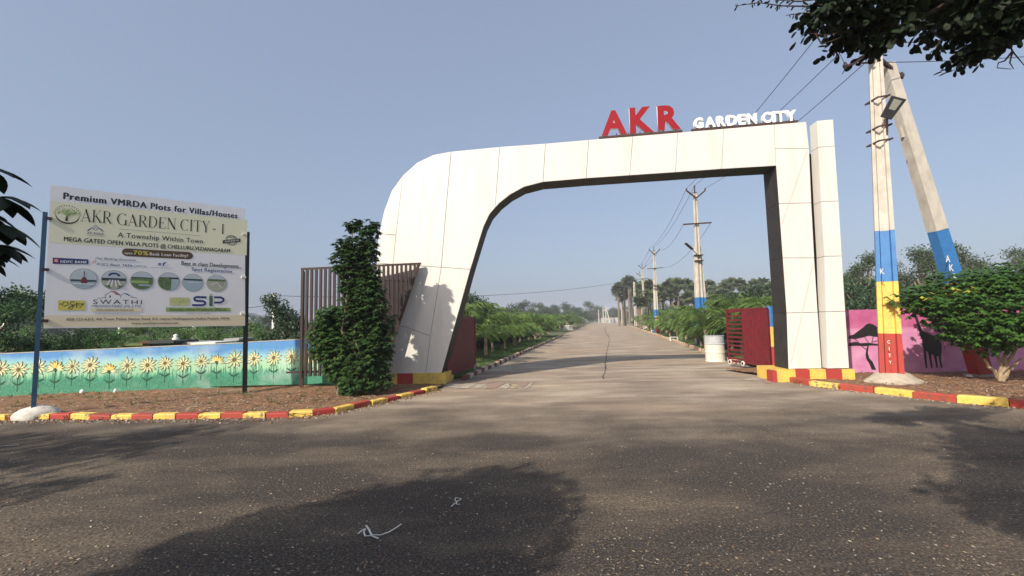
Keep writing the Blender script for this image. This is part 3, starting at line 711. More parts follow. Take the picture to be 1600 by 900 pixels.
# ------------------------------------------------------------------ hoarding
HA=aty(57,600,8.15); HB=aty(382,560,10.55)
HP=Plane((HA.x,HA.y),(HB.x-HA.x,HB.y-HA.y)); HP2=Plane(tuple(HP.w(0,0,.05))[:2],tuple(HP.d)[:2])
ho=thing('hoarding','white and cream property hoarding on two posts in front of the sunflower wall','hoarding')
bc=[(68,513),(383,509),(383,326),(79,289)]
B=[HP2.uv(*p) for p in bc]
board_m=mat('flex print white',(.86,.88,.90),(.82,.84,.86),scale=1.5,rough=.45)
mb=MB(); mb.prism([HP2.w(u,z,-.012) for u,z in B],[HP2.w(u,z,0) for u,z in B],board_m); board=mb.build('board',None,ho)
fr=mat('galvanised frame',(.35,.36,.36),rough=.5,metal=.6)
Bi=inset(B,.03); mb=MB()
for i in range(4):
    a=Bi[i]; b=Bi[(i+1)%4]; mb.beam(HP2.w(a[0],a[1],-.027),HP2.w(b[0],b[1],-.027),.028,.028,fr)
for t in (.33,.66):
    a=[Bi[0][k]+(Bi[1][k]-Bi[0][k])*t for k in (0,1)]; b=[Bi[3][k]+(Bi[2][k]-Bi[3][k])*t for k in (0,1)]; mb.beam(HP2.w(a[0],a[1],-.027),HP2.w(b[0],b[1],-.027),.024,.024,fr)
mb.build('back_frame',None,ho)
bpost=mat('blue post paint',(.025,.085,.17),(.04,.10,.16),scale=8,rough=.5); gpost=mat('dark green post paint',(.012,.022,.022),(.02,.035,.033),scale=8,rough=.5)
mb=MB(); a=HP.uv(74,332); b=HP.uv(55.5,640)
mb.beam(HP.w(b[0],.03,-.01),HP.w(a[0],a[1],-.01),.012,.07,bpost,up=HP.n); mb.beam(HP.w(b[0]-.028,.03,.032),HP.w(a[0]-.028,a[1],.032),.062,.012,bpost,up=HP.n); mb.build('post',None,ho)
mb=MB(); a=HP.uv(384.5,362); b=HP.uv(380.5,607)
mb.beam(HP.w(b[0]+.02,.0,-.0),HP.w(a[0]+.02,a[1],-.0),.09,.012,gpost,up=HP.n); mb.beam(HP.w(b[0]+.068,.0,-.03),HP.w(a[0]+.068,a[1],-.03),.012,.10,gpost,up=HP.n); mb.build('post',None,ho)
for x,y in ((76,341),(71,421),(70,501),(382,336+30),(381,433),(380,490)):
    c=HP2.uv(x,y,.02); mb=MB(); mb.box(HP2.w(c[0],c[1],.0),(.09,.05,.05),iron if x<200 else wht_paint,rot=math.atan2(HP.d.y,HP.d.x)); mb.build('clamp',None,ho)
mb=MB(); c0=gnd(48,648,.07); prof=[(.36,-.1),(.36,.0),(.33,.06),(.25,.12),(.12,.155),(.02,.165)]
mb.lathe(prof,(0,0,0),18,mat('lime footing',(.62,.60,.55),(.42,.39,.33),scale=7,rough=.95,bump=.5,bscale=14)); mb.v=[(x*(1+.12*math.sin(3*math.atan2(y,x))+R.uniform(-.07,.07))*1.0+c0.x+.03,y*.75+c0.y+.05,z+.06+.012*math.sin(7*x+5*y)) for x,y,z in mb.v]
mb.build('footing',None,ho,smooth=True)
Z=lambda x,y: HP2.uv(60+x*.26667,280+y*.26667)
cream=mat('print cream',(.82,.82,.60),rough=.5); cream2=mat('print beige',(.80,.74,.52),rough=.5)
ink=mat('print black',(.012,.016,.03),rough=.5); olive=mat('print dark green',(.02,.03,.012),rough=.5); inkb=mat('print blue',(.01,.06,.25),rough=.5); inkg=mat('print grey blue',(.10,.17,.25),rough=.5)
navy=mat('print navy',(.015,.035,.18),rough=.5); gold=mat('print yellow',(.65,.60,.12),rough=.5); ltgreen=mat('print light green',(.30,.45,.15),rough=.5); redp=mat('print red',(.45,.03,.03),rough=.5); orangep=mat('print orange',(.55,.2,.03),rough=.5); brownp=mat('print brown',(.10,.06,.02),rough=.5); whitep=mat('print white',(.8,.8,.8),rough=.5); lgrey=mat('print light grey',(.33,.36,.33),rough=.5)
dc=Decal(HP2,.001)
def edge(zx,zy):  # snap to the board edge in u
    u,z=Z(zx,zy); return (min(max(u,B[0][0]+.005),B[1][0]-.005),z)
dc.poly([edge(40,370),edge(1230,447),edge(1230,240),edge(40,122)],cream); dc.build('print_band',board); dc=Decal(HP2,.001)
dc.poly([edge(20,868),edge(1220,856),edge(1220,797),edge(20,797)],cream2)
dc.build('print_band',board)
def T_(txt,x0,y0,x1,y1,ytop,m_,bold=0,shear=0,sp=1.0,off=.004,name='lettering'):
    dbl=bold*1.1; sp=sp+bold*3.0; bold=0
    a=Z(x0,y0); b=Z(x1,y1); t=Z(x0,ytop); text_on(HP2,txt,a,b,t[1]-a[1],off,m_,name,board,bold=bold,shear=shear,spacing=sp,dbl=dbl)
T_('Premium VMRDA Plots for Villas/Houses',148,116,1165,230,76,ink,bold=.05)
T_('A Township Within Town',465,339,962,376,309,olive,bold=.012,sp=1.05)
T_('MEGA GATED OPEN VILLA PLOTS @ CHELLURU,VIZIANAGARAM',150,362,1122,430,335,olive,bold=.03)
dc=Decal(HP2,.0025); a0=Z(520,428); a1=Z(880,448); hh=(Z(700,418)[1]-Z(700,462)[1])/2
pts=[(a0[0]+hh*math.cos(t),a0[1]+hh*math.sin(t)) for t in [math.pi/2+math.pi*i/10 for i in range(11)]]+[(a1[0]+hh*math.cos(t),a1[1]+hh*math.sin(t)) for t in [-math.pi/2+math.pi*i/10 for i in range(11)]]
dc.poly(pts,brownp)
dc.poly([Z(84,496),Z(293,498),Z(293,470),Z(84,459)],navy)
dc.build('print_badge',board)
T_('upto',505,438,550,441,424,whitep,bold=.02,name='lettering'); T_('70%',557,442,643,446,416,gold,bold=.04); T_('Bank Loan Facility!',652,446,876,457,428,whitep,bold=.03)
T_('HDFC BANK',130,490,285,494,474,whitep,bold=.04)
dc=Decal(HP2,.0035); dc.poly([Z(90,488),Z(118,490),Z(118,466),Z(90,464)],redp); dc.ell(Z(104,477),.022,.022,whitep,12); dc.ell(Z(104,477),.010,.010,navy,8); dc.build('bank_logo',board)
T_('Our Banking Associates.',335,468,575,480,455,inkg,bold=.01,shear=.2)
T_('ICICI Bank',342,503,480,510,488,inkg,bold=.02,shear=.2); T_('TATA',490,511,550,514,496,inkb,bold=.03); T_('CAPITAL',556,514,638,518,502,inkg)
dc=Decal(HP2,.003); dc.line([Z(318,495),Z(322,482),Z(334,474),Z(338,480),Z(330,492)],.010,orangep); dc.build('bank_logo',board)
T_('sf',700,505,748,508,482,inkb,bold=.05,shear=.2); T_('SUNDARAM FINANCE',652,519,788,524,514,lgrey)
T_('Best in class Developments...',838,504,1193,523,478,ink,bold=.02); T_('Spot Registration',898,536,1132,549,515,inkb,bold=.02)
# serif headline
def serif_glyph(ch):
    W,t,s_=.13,.035,.03
    def arc(cx,cy,rx,ry,a0,a1,w0,w1,n=14):
        pts=[];wd=[]
        for i in range(n+1):
            a=math.radians(a0+(a1-a0)*i/n); pts.append((cx+rx*math.cos(a),cy+ry*math.sin(a))); wd.append(t+(W-t)*abs(math.cos(a))**1.5)
        return (pts,wd)
    def v(x,y0=0,y1=1,wd=W): return ([(x,y0),(x,y1)],wd)
    def se(x,y,w_=.26): return ([(x-w_/2,y+(s_/2 if y<.5 else -s_/2)),(x+w_/2,y+(s_/2 if y<.5 else -s_/2))],s_)
    g={'A':(.9,[([(.12,0),(.44,1)],t),([(.40,.98),(.78,0)],W),([(.22,.32),(.66,.32)],t),se(.12,0),se(.78,0,.3)]),
    'K':(.9,[v(.2),([(.26,.42),(.72,1)],t),([(.38,.55),(.80,0)],W),se(.2,0),se(.2,1),se(.74,1),se(.80,0,.28)]),
    'R':(.88,[v(.2),([(.2,.983),(.45,.983)],t),([(.2,.5),(.45,.5)],t),arc(.45,.742,.22,.242,90,-90,W,W),([(.42,.5),(.78,0)],W),se(.2,0),se(.2,1,.2),se(.80,0,.22)]),
    'G':(.95,[arc(.5,.5,.40,.49,50,330,W,W,20),v(.80,.02,.42,W),se(.80,.42,.28),([(.76,.85),(.80,1)],t)]),
    'D':(.95,[v(.2),([(.2,.983),(.42,.983)],t),([(.2,.017),(.42,.017)],t),arc(.42,.5,.40,.483,90,-90,W,W,16),se(.2,0,.2),se(.2,1,.2)]),
    'E':(.8,[v(.2),([(.2,.983),(.68,.983)],t),([(.2,.51),(.52,.51)],t),([(.2,.017),(.70,.017)],t),([(.68,.8),(.67,1)],.04),([(.72,.22),(.69,0)],.04),([(.52,.4),(.52,.62)],.03)]),
    'N':(.98,[v(.18,0,1,.04),([(.16,1),(.82,0)],W),v(.82,0,1,.04),se(.18,0),se(.14,1,.2),se(.82,1)]),
    'C':(.9,[arc(.5,.5,.40,.49,48,312,W,W,20),([(.76,.82),(.79,1)],t)]),
    'I':(.45,[v(.22),se(.22,0),se(.22,1)]),
    'T':(.85,[v(.42),([(.06,.983),(.78,.983)],t),([(.06,.8),(.08,1)],.03),([(.78,.8),(.76,1)],.03),se(.42,0)]),
    'Y':(.88,[v(.44,0,.46),([(.14,1),(.44,.44)],W),([(.74,1),(.46,.44)],t),se(.44,0),se(.14,1,.28),se(.74,1)]),
    '-':(.5,[([(.08,.36),(.42,.36)],.09)]),' ':(.45,[])}
    return g[ch]
def serif(txt,x0,y0,x1,y1,yt,m_):
    a=Z(x0,y0); b=Z(x1,y1); h=Z(x0,yt)[1]-a[1]; tot=sum(serif_glyph(c)[0] for c in txt); k=(b[0]-a[0])/tot; dc=Decal(HP2,.003); x=0
    for c in txt:
        adv,st=serif_glyph(c)
        for pts,wd in st:
            P=[(a[0]+(x+p[0])*k, a[1]+(b[1]-a[1])*(x+p[0])/tot+p[1]*h) for p in pts]
            if isinstance(wd,list): dc.line(P,[q*k for q in wd],m_)
            else: dc.line(P,wd*(k if abs(pts[0][0]-pts[-1][0])<.5 and abs(pts[0][1]-pts[-1][1])>.3 else h*.9),m_)
        x+=adv; dc.k=0
    dc.build('lettering',board)
serif('AKR',246,246,430,262,172,olive); serif('GARDEN',456,267,808,296,197,olive); serif('CITY',828,300,1005,313,232,olive); serif('- I',1015,312,1092,322,254,olive)
dc=Decal(HP2,.003); dc.line([Z(473,291),Z(948,331)],.008,lgrey)
# tree emblem
c=Z(172,208)
_ow=HP2.w
class _E:
    n=HP2.n
    def w(s,u,z,o=0): return HP2.w(c[0]+(u-c[0])*.78,c[1]+(z-c[1])*.78,o)
dc.build('print_rule',board); dc=Decal(_E(),.003)
dc.line([(c[0]-.02,c[1]-.16),(c[0]-.01,c[1]-.05),(c[0],c[1]+.02)],[.05,.035,.02],brownp)
for a in range(20,170,18):
    t=math.radians(a); dc.line([(c[0],c[1]-.04),(c[0]+.09*math.cos(t),c[1]+.09*math.sin(t)),(c[0]+.19*math.cos(t+.1),c[1]+.13*math.sin(t+.1))],[.018,.012,.006],ltgreen)
for i in range(54):
    a=R.uniform(-.1,math.pi+.1); r_=R.uniform(.4,1); q_=Vector((c[0]+r_*.21*math.cos(a),c[1]+.01+r_*.15*math.sin(a))); d=.014; dc.poly([(q_.x-d,q_.y),(q_.x,q_.y-d*.7),(q_.x+d,q_.y),(q_.x,q_.y+d*.7)],R.choice((ltgreen,olive,ltgreen)))
for i in range(16):
    t=math.pi*i/15; a=(c[0]+.205*math.cos(t),c[1]+.0+.20*math.sin(t)); b=(c[0]+.24*math.cos(t),c[1]+.235*math.sin(t)); dc.line([a,b],.013,olive)
dc.line([(c[0]+.205*math.cos(t),c[1]-.02+.20*math.sin(t)) for t in [math.pi+math.pi*i/14 for i in range(15)]],[.008+.03*math.sin(math.pi*i/14) for i in range(15)],olive)
dc.build('tree_emblem',board)
dc=Decal(HP2,.003)
dc.line([Z(288,305),Z(335,268),Z(380,310)],.012,inkg); dc.line([Z(288,300),Z(310,285),Z(335,300),Z(358,287),Z(380,302)],.010,inkb); dc.line([Z(320,292),Z(335,281),Z(350,293)],.010,inkg)
dc.build('house_logo',board); T_('AP RERA',285,320,382,326,308,inkg,bold=.03); T_('REGISTERED',285,331,382,336,326,lgrey)
dc=Decal(HP2,.003); c=Z(1132,358); dc.ring(c,.115,.115,.014,olive); dc.ring(c,.09,.09,.006,olive); dc.poly([Z(1080,378),Z(1184,366),Z(1184,347),Z(1080,358)],olive); dc.build('seal',board); T_('GREEN',1092,371,1172,362,361,whitep,bold=.03,off=.0065); T_('100%',1108,342,1152,346,333,olive,bold=.02)
# photo roundels
skyp=mat('roundel sky',(.55,.62,.66),(.45,.54,.60),scale=9,rough=.5); grp=mat('roundel green',(.06,.13,.05),(.16,.24,.10),scale=14,rough=.5); watp=mat('roundel water',(.36,.48,.55),rough=.5); dkp=mat('roundel dark',(.03,.05,.06),rough=.5); sandp=mat('roundel sand',(.42,.45,.35),rough=.5); mrp=mat('roundel maroon',(.16,.04,.04),rough=.5)
for k,(x,y,rx,ry_) in enumerate(((266,583,82,60),(443,590,76,57),(607,595,70,55),(764,600,66,54),(905,606,62,52),(1045,610,60,50))):
    c=Z(x,y); RX=(Z(x+rx,y)[0]-Z(x-rx,y)[0])/2; RY=(Z(x,y-ry_)[1]-Z(x,y+ry_)[1])/2; dc=Decal(HP2,.003)
    e=lambda fx,fy:(c[0]+RX*fx*.93,c[1]+RY*fy*.93)
    def half(y0,y1,m_,x0=-1,x1=1,n=12):
        pts=[]
        for i in range(n+1):
            yy=y0+(y1-y0)*i/n; pts.append(e(min(x1,math.sqrt(max(0,1-yy*yy))),yy))
        for i in range(n+1):
            yy=y1+(y0-y1)*i/n; pts.append(e(max(x0,-math.sqrt(max(0,1-yy*yy))),yy))
        dc.poly(pts,m_)
    dc.ell(c,RX,RY,lgrey); dc.ell(c,RX*.95,RY*.95,skyp)
    if k==0:
        half(-.95,-.3,watp); half(-.3,-.1,dkp,-1,1); dc.poly([e(-.35,-.1),e(-.12,-.6),e(.2,-.6),e(.4,-.1)],mrp); dc.poly([e(-.2,-.1),e(-.1,.15),e(.15,.15),e(.25,-.1)],mrp); dc.line([e(.02,.1),e(.02,.8)],.012,dkp); half(-.6,-.5,whitep)
    if k==1:
        half(-.97,-.1,sandp); half(-.1,.2,dkp); dc.line([e(.42*math.cos(t),.42+.3*math.sin(t)) for t in [math.pi*i/8 for i in range(9)]],.035,navy)
        for xx in (-.45,-.15,.15,.45): dc.line([e(xx*1.4,-.75),e(xx*.7,.0)],.02,whitep)
        half(-.97,-.6,grp,-1,-.3); half(-.97,-.6,grp,.4,1)
    if k==2: half(-.97,.3,grp); half(-.3,.0,ltgreen,-1,.6); half(.3,.4,dkp); half(-.6,-.42,watp,-.3,1)
    if k==3: half(-.98,.5,grp,-1,.25); half(-.98,.2,watp,.27,1); half(.3,.5,dkp,0,1)
    if k==4: half(-.98,.25,watp); half(.25,.45,dkp); half(.0,.06,whitep,-.5,.6)
    if k==5:
        half(-.98,.25,sandp); half(.25,.5,grp); dc.ring(e(.45,-.05),.05,.035,.01,grp,12); dc.line([e(-.6,-.2),e(0,.1),e(.5,-.5)],.014,whitep)
    dc.build('photo_roundel',board)
# logos
for x0,y0,x1,y1 in ((115,769,272,710),(768,741,885,692)):
    dc=Decal(HP2,.003); dc.poly([Z(x0,y0),Z(x1,y0-1),Z(x1,y1+1),Z(x0,y1)],gold if x0<500 else mat('print pale yellow',(.6,.62,.30),rough=.5))
    f=lambda a,b:Z(x0+(x1-x0)*a,y0+(y1-y0)*b); wd=.014 if x0<500 else .009
    m_=olive if x0<500 else ltgreen
    dc.line([f(.05,.55),f(.12,.72),f(.15,.5),f(.22,.85),f(.36,.8),f(.38,.55),f(.2,.4)],wd,m_); dc.line([f(.62,.88),f(.48,.85),f(.45,.65),f(.58,.45),f(.5,.12),f(.38,.18),f(.45,.4),f(.62,.5)],wd,m_)
    dc.line([f(.7,.8),f(.68,.25),f(.78,.6),f(.82,.25),f(.9,.6),f(.95,.72)],wd,m_); dc.line([f(.5,.55),f(.8,.68),f(.97,.62)],wd*.7,m_); dc.build('script_logo',board)
T_('SWATHI',320,731,606,733,703,ink,bold=.0,sp=1.3); T_('PROMOTERS (P) LTD.',310,749,604,750,737,inkg,bold=.03,shear=.3)
dc=Decal(HP2,.003); dc.poly([Z(308,776),Z(608,776),Z(608,757),Z(308,757)],cream2)
dc.line([Z(392,700),Z(392,678),Z(428,656),Z(476,680)],.010,ink); dc.line([Z(428,658),Z(452,660),Z(476,676),Z(450,674)],.018,redp); dc.line([Z(480,695),Z(482,680),Z(502,668),Z(535,684)],.008,inkg); dc.line([Z(502,670),Z(520,672),Z(535,682)],.016,inkb)
dc.line([Z(345,700),Z(388,693)],.008,ink); dc.line([Z(540,690),Z(578,697)],.008,ink); dc.poly([Z(416,694),Z(424,694),Z(424,682),Z(416,682)],ink)
xx=340; rr=random.Random(5)
while xx<560:
    dc.line([Z(xx,770),Z(xx+3,763),Z(xx+8,764),Z(xx+9,771),Z(xx+4,772)],.006,brownp); xx+=rr.choice((9,10,11,15))
dc.build('promoter_logo',board)
T_('ANDHRA PRADESH & TELANGANA',330,790,594,791,784,lgrey,bold=.01)
dc=Decal(HP2,.003); dc.poly([Z(747,776),Z(1125,775),Z(1125,753),Z(747,751)],ltgreen)
# S I P logo of thick bars
dc.line([Z(985,692),Z(925,690),Z(914,697),Z(916,710),Z(930,713),Z(965,714),Z(978,722),Z(974,734),Z(960,738),Z(900,738)],.045,navy)
dc.poly([Z(1001,745),Z(1021,745),Z(1021,685),Z(1001,684)],mat('print mid green',(.06,.17,.07),rough=.5)); dc.ell(Z(1011,678),.025,.022,ltgreen,10)
dc.line([Z(1030,692),Z(1068,692),Z(1084,700),Z(1084,714),Z(1068,722),Z(1030,723)],.045,navy); dc.build('company_logo',board)
T_('Swathi Infra Projects (P)Ltd.',770,770,1105,769,756,olive,bold=.02,off=.006); T_('PROPERTY DEVELOPMENT',868,789,1012,789,784,lgrey,bold=.01)
T_('#50-121-63/3, 4th Town Police Station Road, B.S. Layout,Visakhapatnam,Andhra Pradesh, INDIA',163,828,1120,821,812,brownp,bold=.015)
T_('www.swathipromoters.net',545,850,820,847,836,brownp,bold=.015)

# ------------------------------------------------------------------ sliding gates
def rot_from(d): return math.atan2(d.y,d.x)
def gate(name_label,A,Bp,z0,z1,split,face,solid_first,nsl=12):
    """A -> Bp horizontal, split fraction of solid panel measured from A"""
    root=thing('sliding_gate',name_label,'gate',(A.x,A.y,0)); d=(Bp-A); d.z=0; L_=d.length; d.normalize(); n_=Vector((d.y,-d.x,0))*face
    P=lambda s_,z,o=0:A+d*s_+n_*o+Vector((0,0,z-A.z))
    for s_ in (0.025,L_*split,L_-.025): fr_=MB(); fr_.beam(P(s_,z0),P(s_,z1),.05,.05,maroon,up=n_); at(root,fr_).build('stile',None,root)
    for z in (z0,z1):
        fr_=MB(); fr_.beam(P(-.0,z),P(L_,z),.05,.06,maroon); at(root,fr_).build('rail',None,root)
    # corrugated solid sheet
    mb=MB(); s0,s1=(.05,L_*split-.025); n_c=int((s1-s0)/.075); 
    prof=[]
    for i in range(n_c):
        a=s0+(s1-s0)*i/n_c; w_=(s1-s0)/n_c
        prof+=[(a,.028),(a+w_*.68,.028),(a+w_*.76,.008),(a+w_*.92,.008)]
    prof.append((s1,.028))
    for (a,o1),(b,o2) in zip(prof,prof[1:]): mb.face([P(a,z0+.03,o1),P(b,z0+.03,o2),P(b,z1-.03,o2),P(a,z1-.03,o1)],maroon)
    at(root,mb).build('ribbed_sheet',None,root)
    for k in range(nsl):
        z=z0+.09+(z1-z0-.15)*k/max(1,nsl-1); mb=MB(); mb.beam(P(L_*split+.02,z,.012),P(L_-.03,z,.012),.012,.055,maroon); at(root,mb).build('slat',None,root)
    for s_ in (L_*split+.05,L_-.12):
        mb=MB(); mb.tube([P(s_,z0-.03,.03),P(s_,z0-.03,.055)],.075,14,wht_paint); mb.tube([P(s_,z0-.03,.028),P(s_,z0-.03,.06)],.045,12,iron); at(root,mb).build('wheel',None,root)
    return root
ga=gnd(1205,576,.12); gb=gnd(1139,566.5,.12)
rg=gate('maroon sliding gate half solid half slatted at the right of the opening',Vector((ga.x,ga.y,0)),Vector((gb.x,gb.y,0)),.19,1.80,.58,-1,True)
la=gnd(706,588,.12); lb=gnd(743,575,.12)
lg=gate('dark maroon sliding gate folded back beside the curved left leg',Vector((la.x-.1,la.y-.3,0)),Vector((lb.x,lb.y,0)),.19,1.72,.93,1,True,1)
# keypad scratches on right gate left out; tri-colour gate post
pp0=gnd(1211,576,.10)
gp=thing('gate_post','blue yellow and red striped round post at the right gate','post',(pp0.x-.05,pp0.y,0))
for z0_,z1_,m_,nm in ((0,.72,red_paint,'red_band'),(.72,1.28,yel_paint,'yellow_band'),(1.28,1.86,blue_paint,'blue_band')):
    mb=MB(); mb.lathe([(.10,z0_),(.098,z1_)],(0,0,0),16,m_); mb.build(nm,None,gp,smooth=False)
# drum
dpos=gnd(1123.5,565.5,0); 
dr=thing('steel_drum','dented white steel drum with ribs standing on the road by the right gate','drum',(dpos.x,dpos.y+.28,0),rz=.4)
drum_w=mat('drum off white paint',(.66,.62,.54),(.40,.35,.28),scale=5,rough=.55,coord='obj',contrast=(.5,.8)); drum_g=mat('drum grey band',(.46,.48,.50),(.36,.37,.38),scale=6,rough=.55,coord='obj')
rd=.325
mb=MB(); mb.lathe([(rd,.005),(rd+.012,.0),(rd+.012,.02),(rd,.035),(rd,.30),(rd+.014,.315),(rd+.014,.335),(rd,.35),(rd,.60)],(0,0,0),28,drum_w); mb.build('lower_shell',None,dr,smooth=False)
mb=MB(); mb.lathe([(rd,.601),(rd+.014,.615),(rd+.014,.635),(rd,.65),(rd,.90),(rd+.010,.905),(rd+.010,.925),(rd-.015,.925),(rd-.02,.89)],(0,0,0),28,drum_g); mb.build('upper_shell',None,dr)

# ------------------------------------------------------------------ poles and wires
def hpole(mb,a,b,w0,w1,m_,axis=None,dep=.62,yaw=0):
    """I-section concrete pole from a to b"""
    a=Vector(a); b=Vector(b); d=(b-a).normalized(); x=Vector((math.cos(yaw),math.sin(yaw),0)); x=(x-d*x.dot(d)).normalized(); y=d.cross(x)
    def sec(p,w_):
        h=w_/2; g=h*dep; t=h*.42; e=g*.55
        return [p+x*i+y*j for i,j in ((-h,-g),(-h+t,-g),(-h+t*1.3,-g+e),(h-t*1.3,-g+e),(h-t,-g),(h,-g),(h,g),(h-t,g),(h-t*1.3,g-e),(-h+t*1.3,g-e),(-h+t,g),(-h,g))]
    mb.prism(sec(a,w0),sec(b,w1),m_)
PB=gnd(1393,592,.12); PT=aty(1366,60,PB.y+.02)
fp=thing('utility_pole','tall concrete utility pole painted blue yellow and red at its foot, nearest the camera','utility pole',(PB.x,PB.y,0))
H=PT.z; wB,wT=.43,.24
def pp_(z): t=z/H; return Vector((PT.x-PB.x,PT.y-PB.y,0))*t+Vector((0,0,z))
def pw2(z): return wB+(wT-wB)*z/H
def zat(py_,px_): return aty(px_,py_,PB.y).z
zr=zat(521,1393); zy=zat(440,1386); zb_=zat(361,1381)
for a,b,m_,nm in ((.15,zr,red_paint,'red_band'),(zr,zy,yel_paint,'yellow_band'),(zy,zb_,blue_paint,'blue_band'),(zb_,H,concrete,'shaft')):
    mb=MB(); hpole(mb,pp_(a),pp_(b-.003),pw2(a),pw2(b),m_,yaw=-.62); mb.build(nm,None,fp)
mb=MB(); mb.lathe([(.58,-.05),(.56,.02),(.46,.08),(.34,.17),(.27,.20)],(0,0,.06),14,footc); mb.v=[(x*(1+.08*math.sin(5*y+x*7)+R.uniform(-.06,.06)),y*.8,z+R.uniform(-.012,.012)) for x,y,z in mb.v]; mb.build('footing',None,fp)
# lettering painted down the pole
PoleP=Plane((PB.x,PB.y),(math.cos(.02),math.sin(.02)))
def vlet(pl,letters,x0,y0,x1,y1,h,off_,parent,wd=None):
    n_=len(letters)
    for i,ch in enumerate(letters):
        if ch==' ': continue
        t=i/max(1,n_-1); a=pl.uv(x0+(x1-x0)*t,y0+(y1-y0)*t,off_); w_=h*.75 if ch!='I' else h*.2
        o=text_on(pl,ch,(a[0]-w_/2,a[1]-h/2),(a[0]+w_/2,a[1]-h/2),h,off_,wht_paint,'painted_letter',parent,bold=.02)
        o.matrix_parent_inverse=Matrix.Translation(-Vector(parent.location))
vlet(PoleP,'CITY',1388.5,534,1391,566,.08,.29,fp)
vlet(PoleP,'K',1378.5,423.5,1378,423,.13,.29,fp)
# clamps, lamp, crossarms
for y_ in (157,202,224):
    z=zat(y_,1371); c=pp_(z); mb=MB(); wq=pw2(z)
    for s_ in (-1,1): mb.beam(c+Vector((-wq/2-.01,s_*.17,.0)),c+Vector((wq/2+.02,s_*.17,.05)),.012,.035,iron)
    mb.beam(c+Vector((-wq/2-.0,-.19,.0)),c+Vector((-wq/2-.0,.19,.0)),.03,.035,iron); mb.beam(c+Vector((wq/2+.0,-.19,.05)),c+Vector((wq/2+.0,.19,.05)),.03,.035,iron); mb.build('clamp',None,fp)
L0=aty(1384,185,PB.y-.25)-Vector((PB.x,PB.y,0)); L1=aty(1405,152,PB.y-.5)-Vector((PB.x,PB.y,0))
mb=MB(); e0=aty(1386,222,PB.y-.1)-Vector((PB.x,PB.y,0)); mb.tube([e0,aty(1386,200,PB.y-.15)-Vector((PB.x,PB.y,0)),L0+(L1-L0)*.1],.022,8,iron); mb.build('lamp_arm',None,fp)
lampm=mat('lamp housing',(.022,.024,.026),rough=.5); lens=mat('lamp lens',(.26,.27,.24),rough=.25)
d=(L1-L0).normalized(); x=d.cross(Vector((0,-1,.55)).normalized()).normalized(); nn=x.cross(d).normalized()
if nn.y>0: nn=-nn
mb=MB(); Lc=(L0+L1)/2; Ln=(L1-L0).length
def slab(mb,c,hx,hy,hz,m_,tp=.8): 
    lo=[c+d*(i*hy)+x*(j*hx*(1 if i>0 else .75))-nn*hz for i,j in ((-1,-1),(1,-1),(1,1),(-1,1))]; hi=[c+d*(i*hy*.97)+x*(j*hx*.97*(1 if i>0 else .75))+nn*hz for i,j in ((-1,-1),(1,-1),(1,1),(-1,1))]; mb.prism(lo,hi,m_)
slab(mb,Lc,.15,Ln/2,.035,lampm); mb.build('lamp_head',None,fp)
mb=MB(); slab(mb,Lc+nn*.038+d*.07,.085,Ln/4.2,.005,lens); mb.build('lamp_lens',None,fp)
ct=pp_(zat(78,1367)); a_end=aty(1321,107,PB.y-.55)-Vector((PB.x,PB.y,0))
mb=MB(); mb.beam(ct+Vector((-.05,-.12,0)),a_end,.07,.075,iron); other=ct+(ct-a_end)*.9; other.z=a_end.z+.35; mb.beam(ct+Vector((.05,.12,0)),other,.07,.075,iron); mb.build('cross_arm',None,fp)
def insul(mb,p,up=Vector((0,0,1)),s=1.0,m_=None):
    m_=m_ or blackm; mb.tube([p,p+up*.04*s,p+up*.045*s,p+up*.09*s,p+up*.095*s,p+up*.14*s],[.025*s,.025*s,.05*s,.05*s,.03*s,.03*s],8,m_)
for q_ in (a_end,other,pp_(H)): mb=MB(); insul(mb,q_); mb.build('insulator',None,fp)
zs=zat(101,1370); mb=MB(); mb.beam(pp_(zs)+Vector((-.45,-.1,0)),pp_(zs)+Vector((-.1,-.1,0)),.03,.03,iron); mb.build('spool_bracket',None,fp)
# leaning strut
SBp=gnd(1534,580,.15); STp=aty(1386,100,PB.y+.45)
st=thing('strut_pole','leaning concrete strut pole marked AKR propped against the near utility pole','utility pole',(SBp.x,SBp.y,0))
dv=Vector((STp.x-SBp.x,STp.y-SBp.y,STp.z)); L_=dv.length
fz=lambda py_,px_: max(0,min(1,(aty(px_,py_,(SBp.y+STp.y)/2).z)/STp.z))
t1,t2,t3=fz(521,1513),fz(440,1490),fz(360,1462)
for a,b,m_,nm in ((.01,t1,red_paint,'red_band'),(t1,t2,yel_paint,'yellow_band'),(t2,t3,blue_paint,'blue_band'),(t3,1,concrete,'shaft')):
    mb=MB(); A_=dv*a; B_=dv*(b-.0005); mb.beam(A_,B_,.36+(.24-.36)*a,.26,m_,up=(0,1,0),w2=(.36+(.24-.36)*b)/(.36+(.24-.36)*a)); mb.build(nm,None,st)
mb=MB(); mb.lathe([(.42,-.05),(.40,.02),(.32,.09),(.22,.12)],(0.02,0,-.03),14,footc); mb.build('footing',None,st)
mb=MB(); mb.beam(dv*.78+Vector((-.16,0,0)),dv*.78+Vector((.15,0,.02)),.05,.29,concrete); mb.build('collar',None,st)
TP=Plane(tuple((SBp+STp)/2-Vector((0,.17,0)))[:2],(1,(STp.y-SBp.y)/(STp.x-SBp.x)))
vlet(TP,'AKR',1481,404,1492.5,432,.17,.06,st)
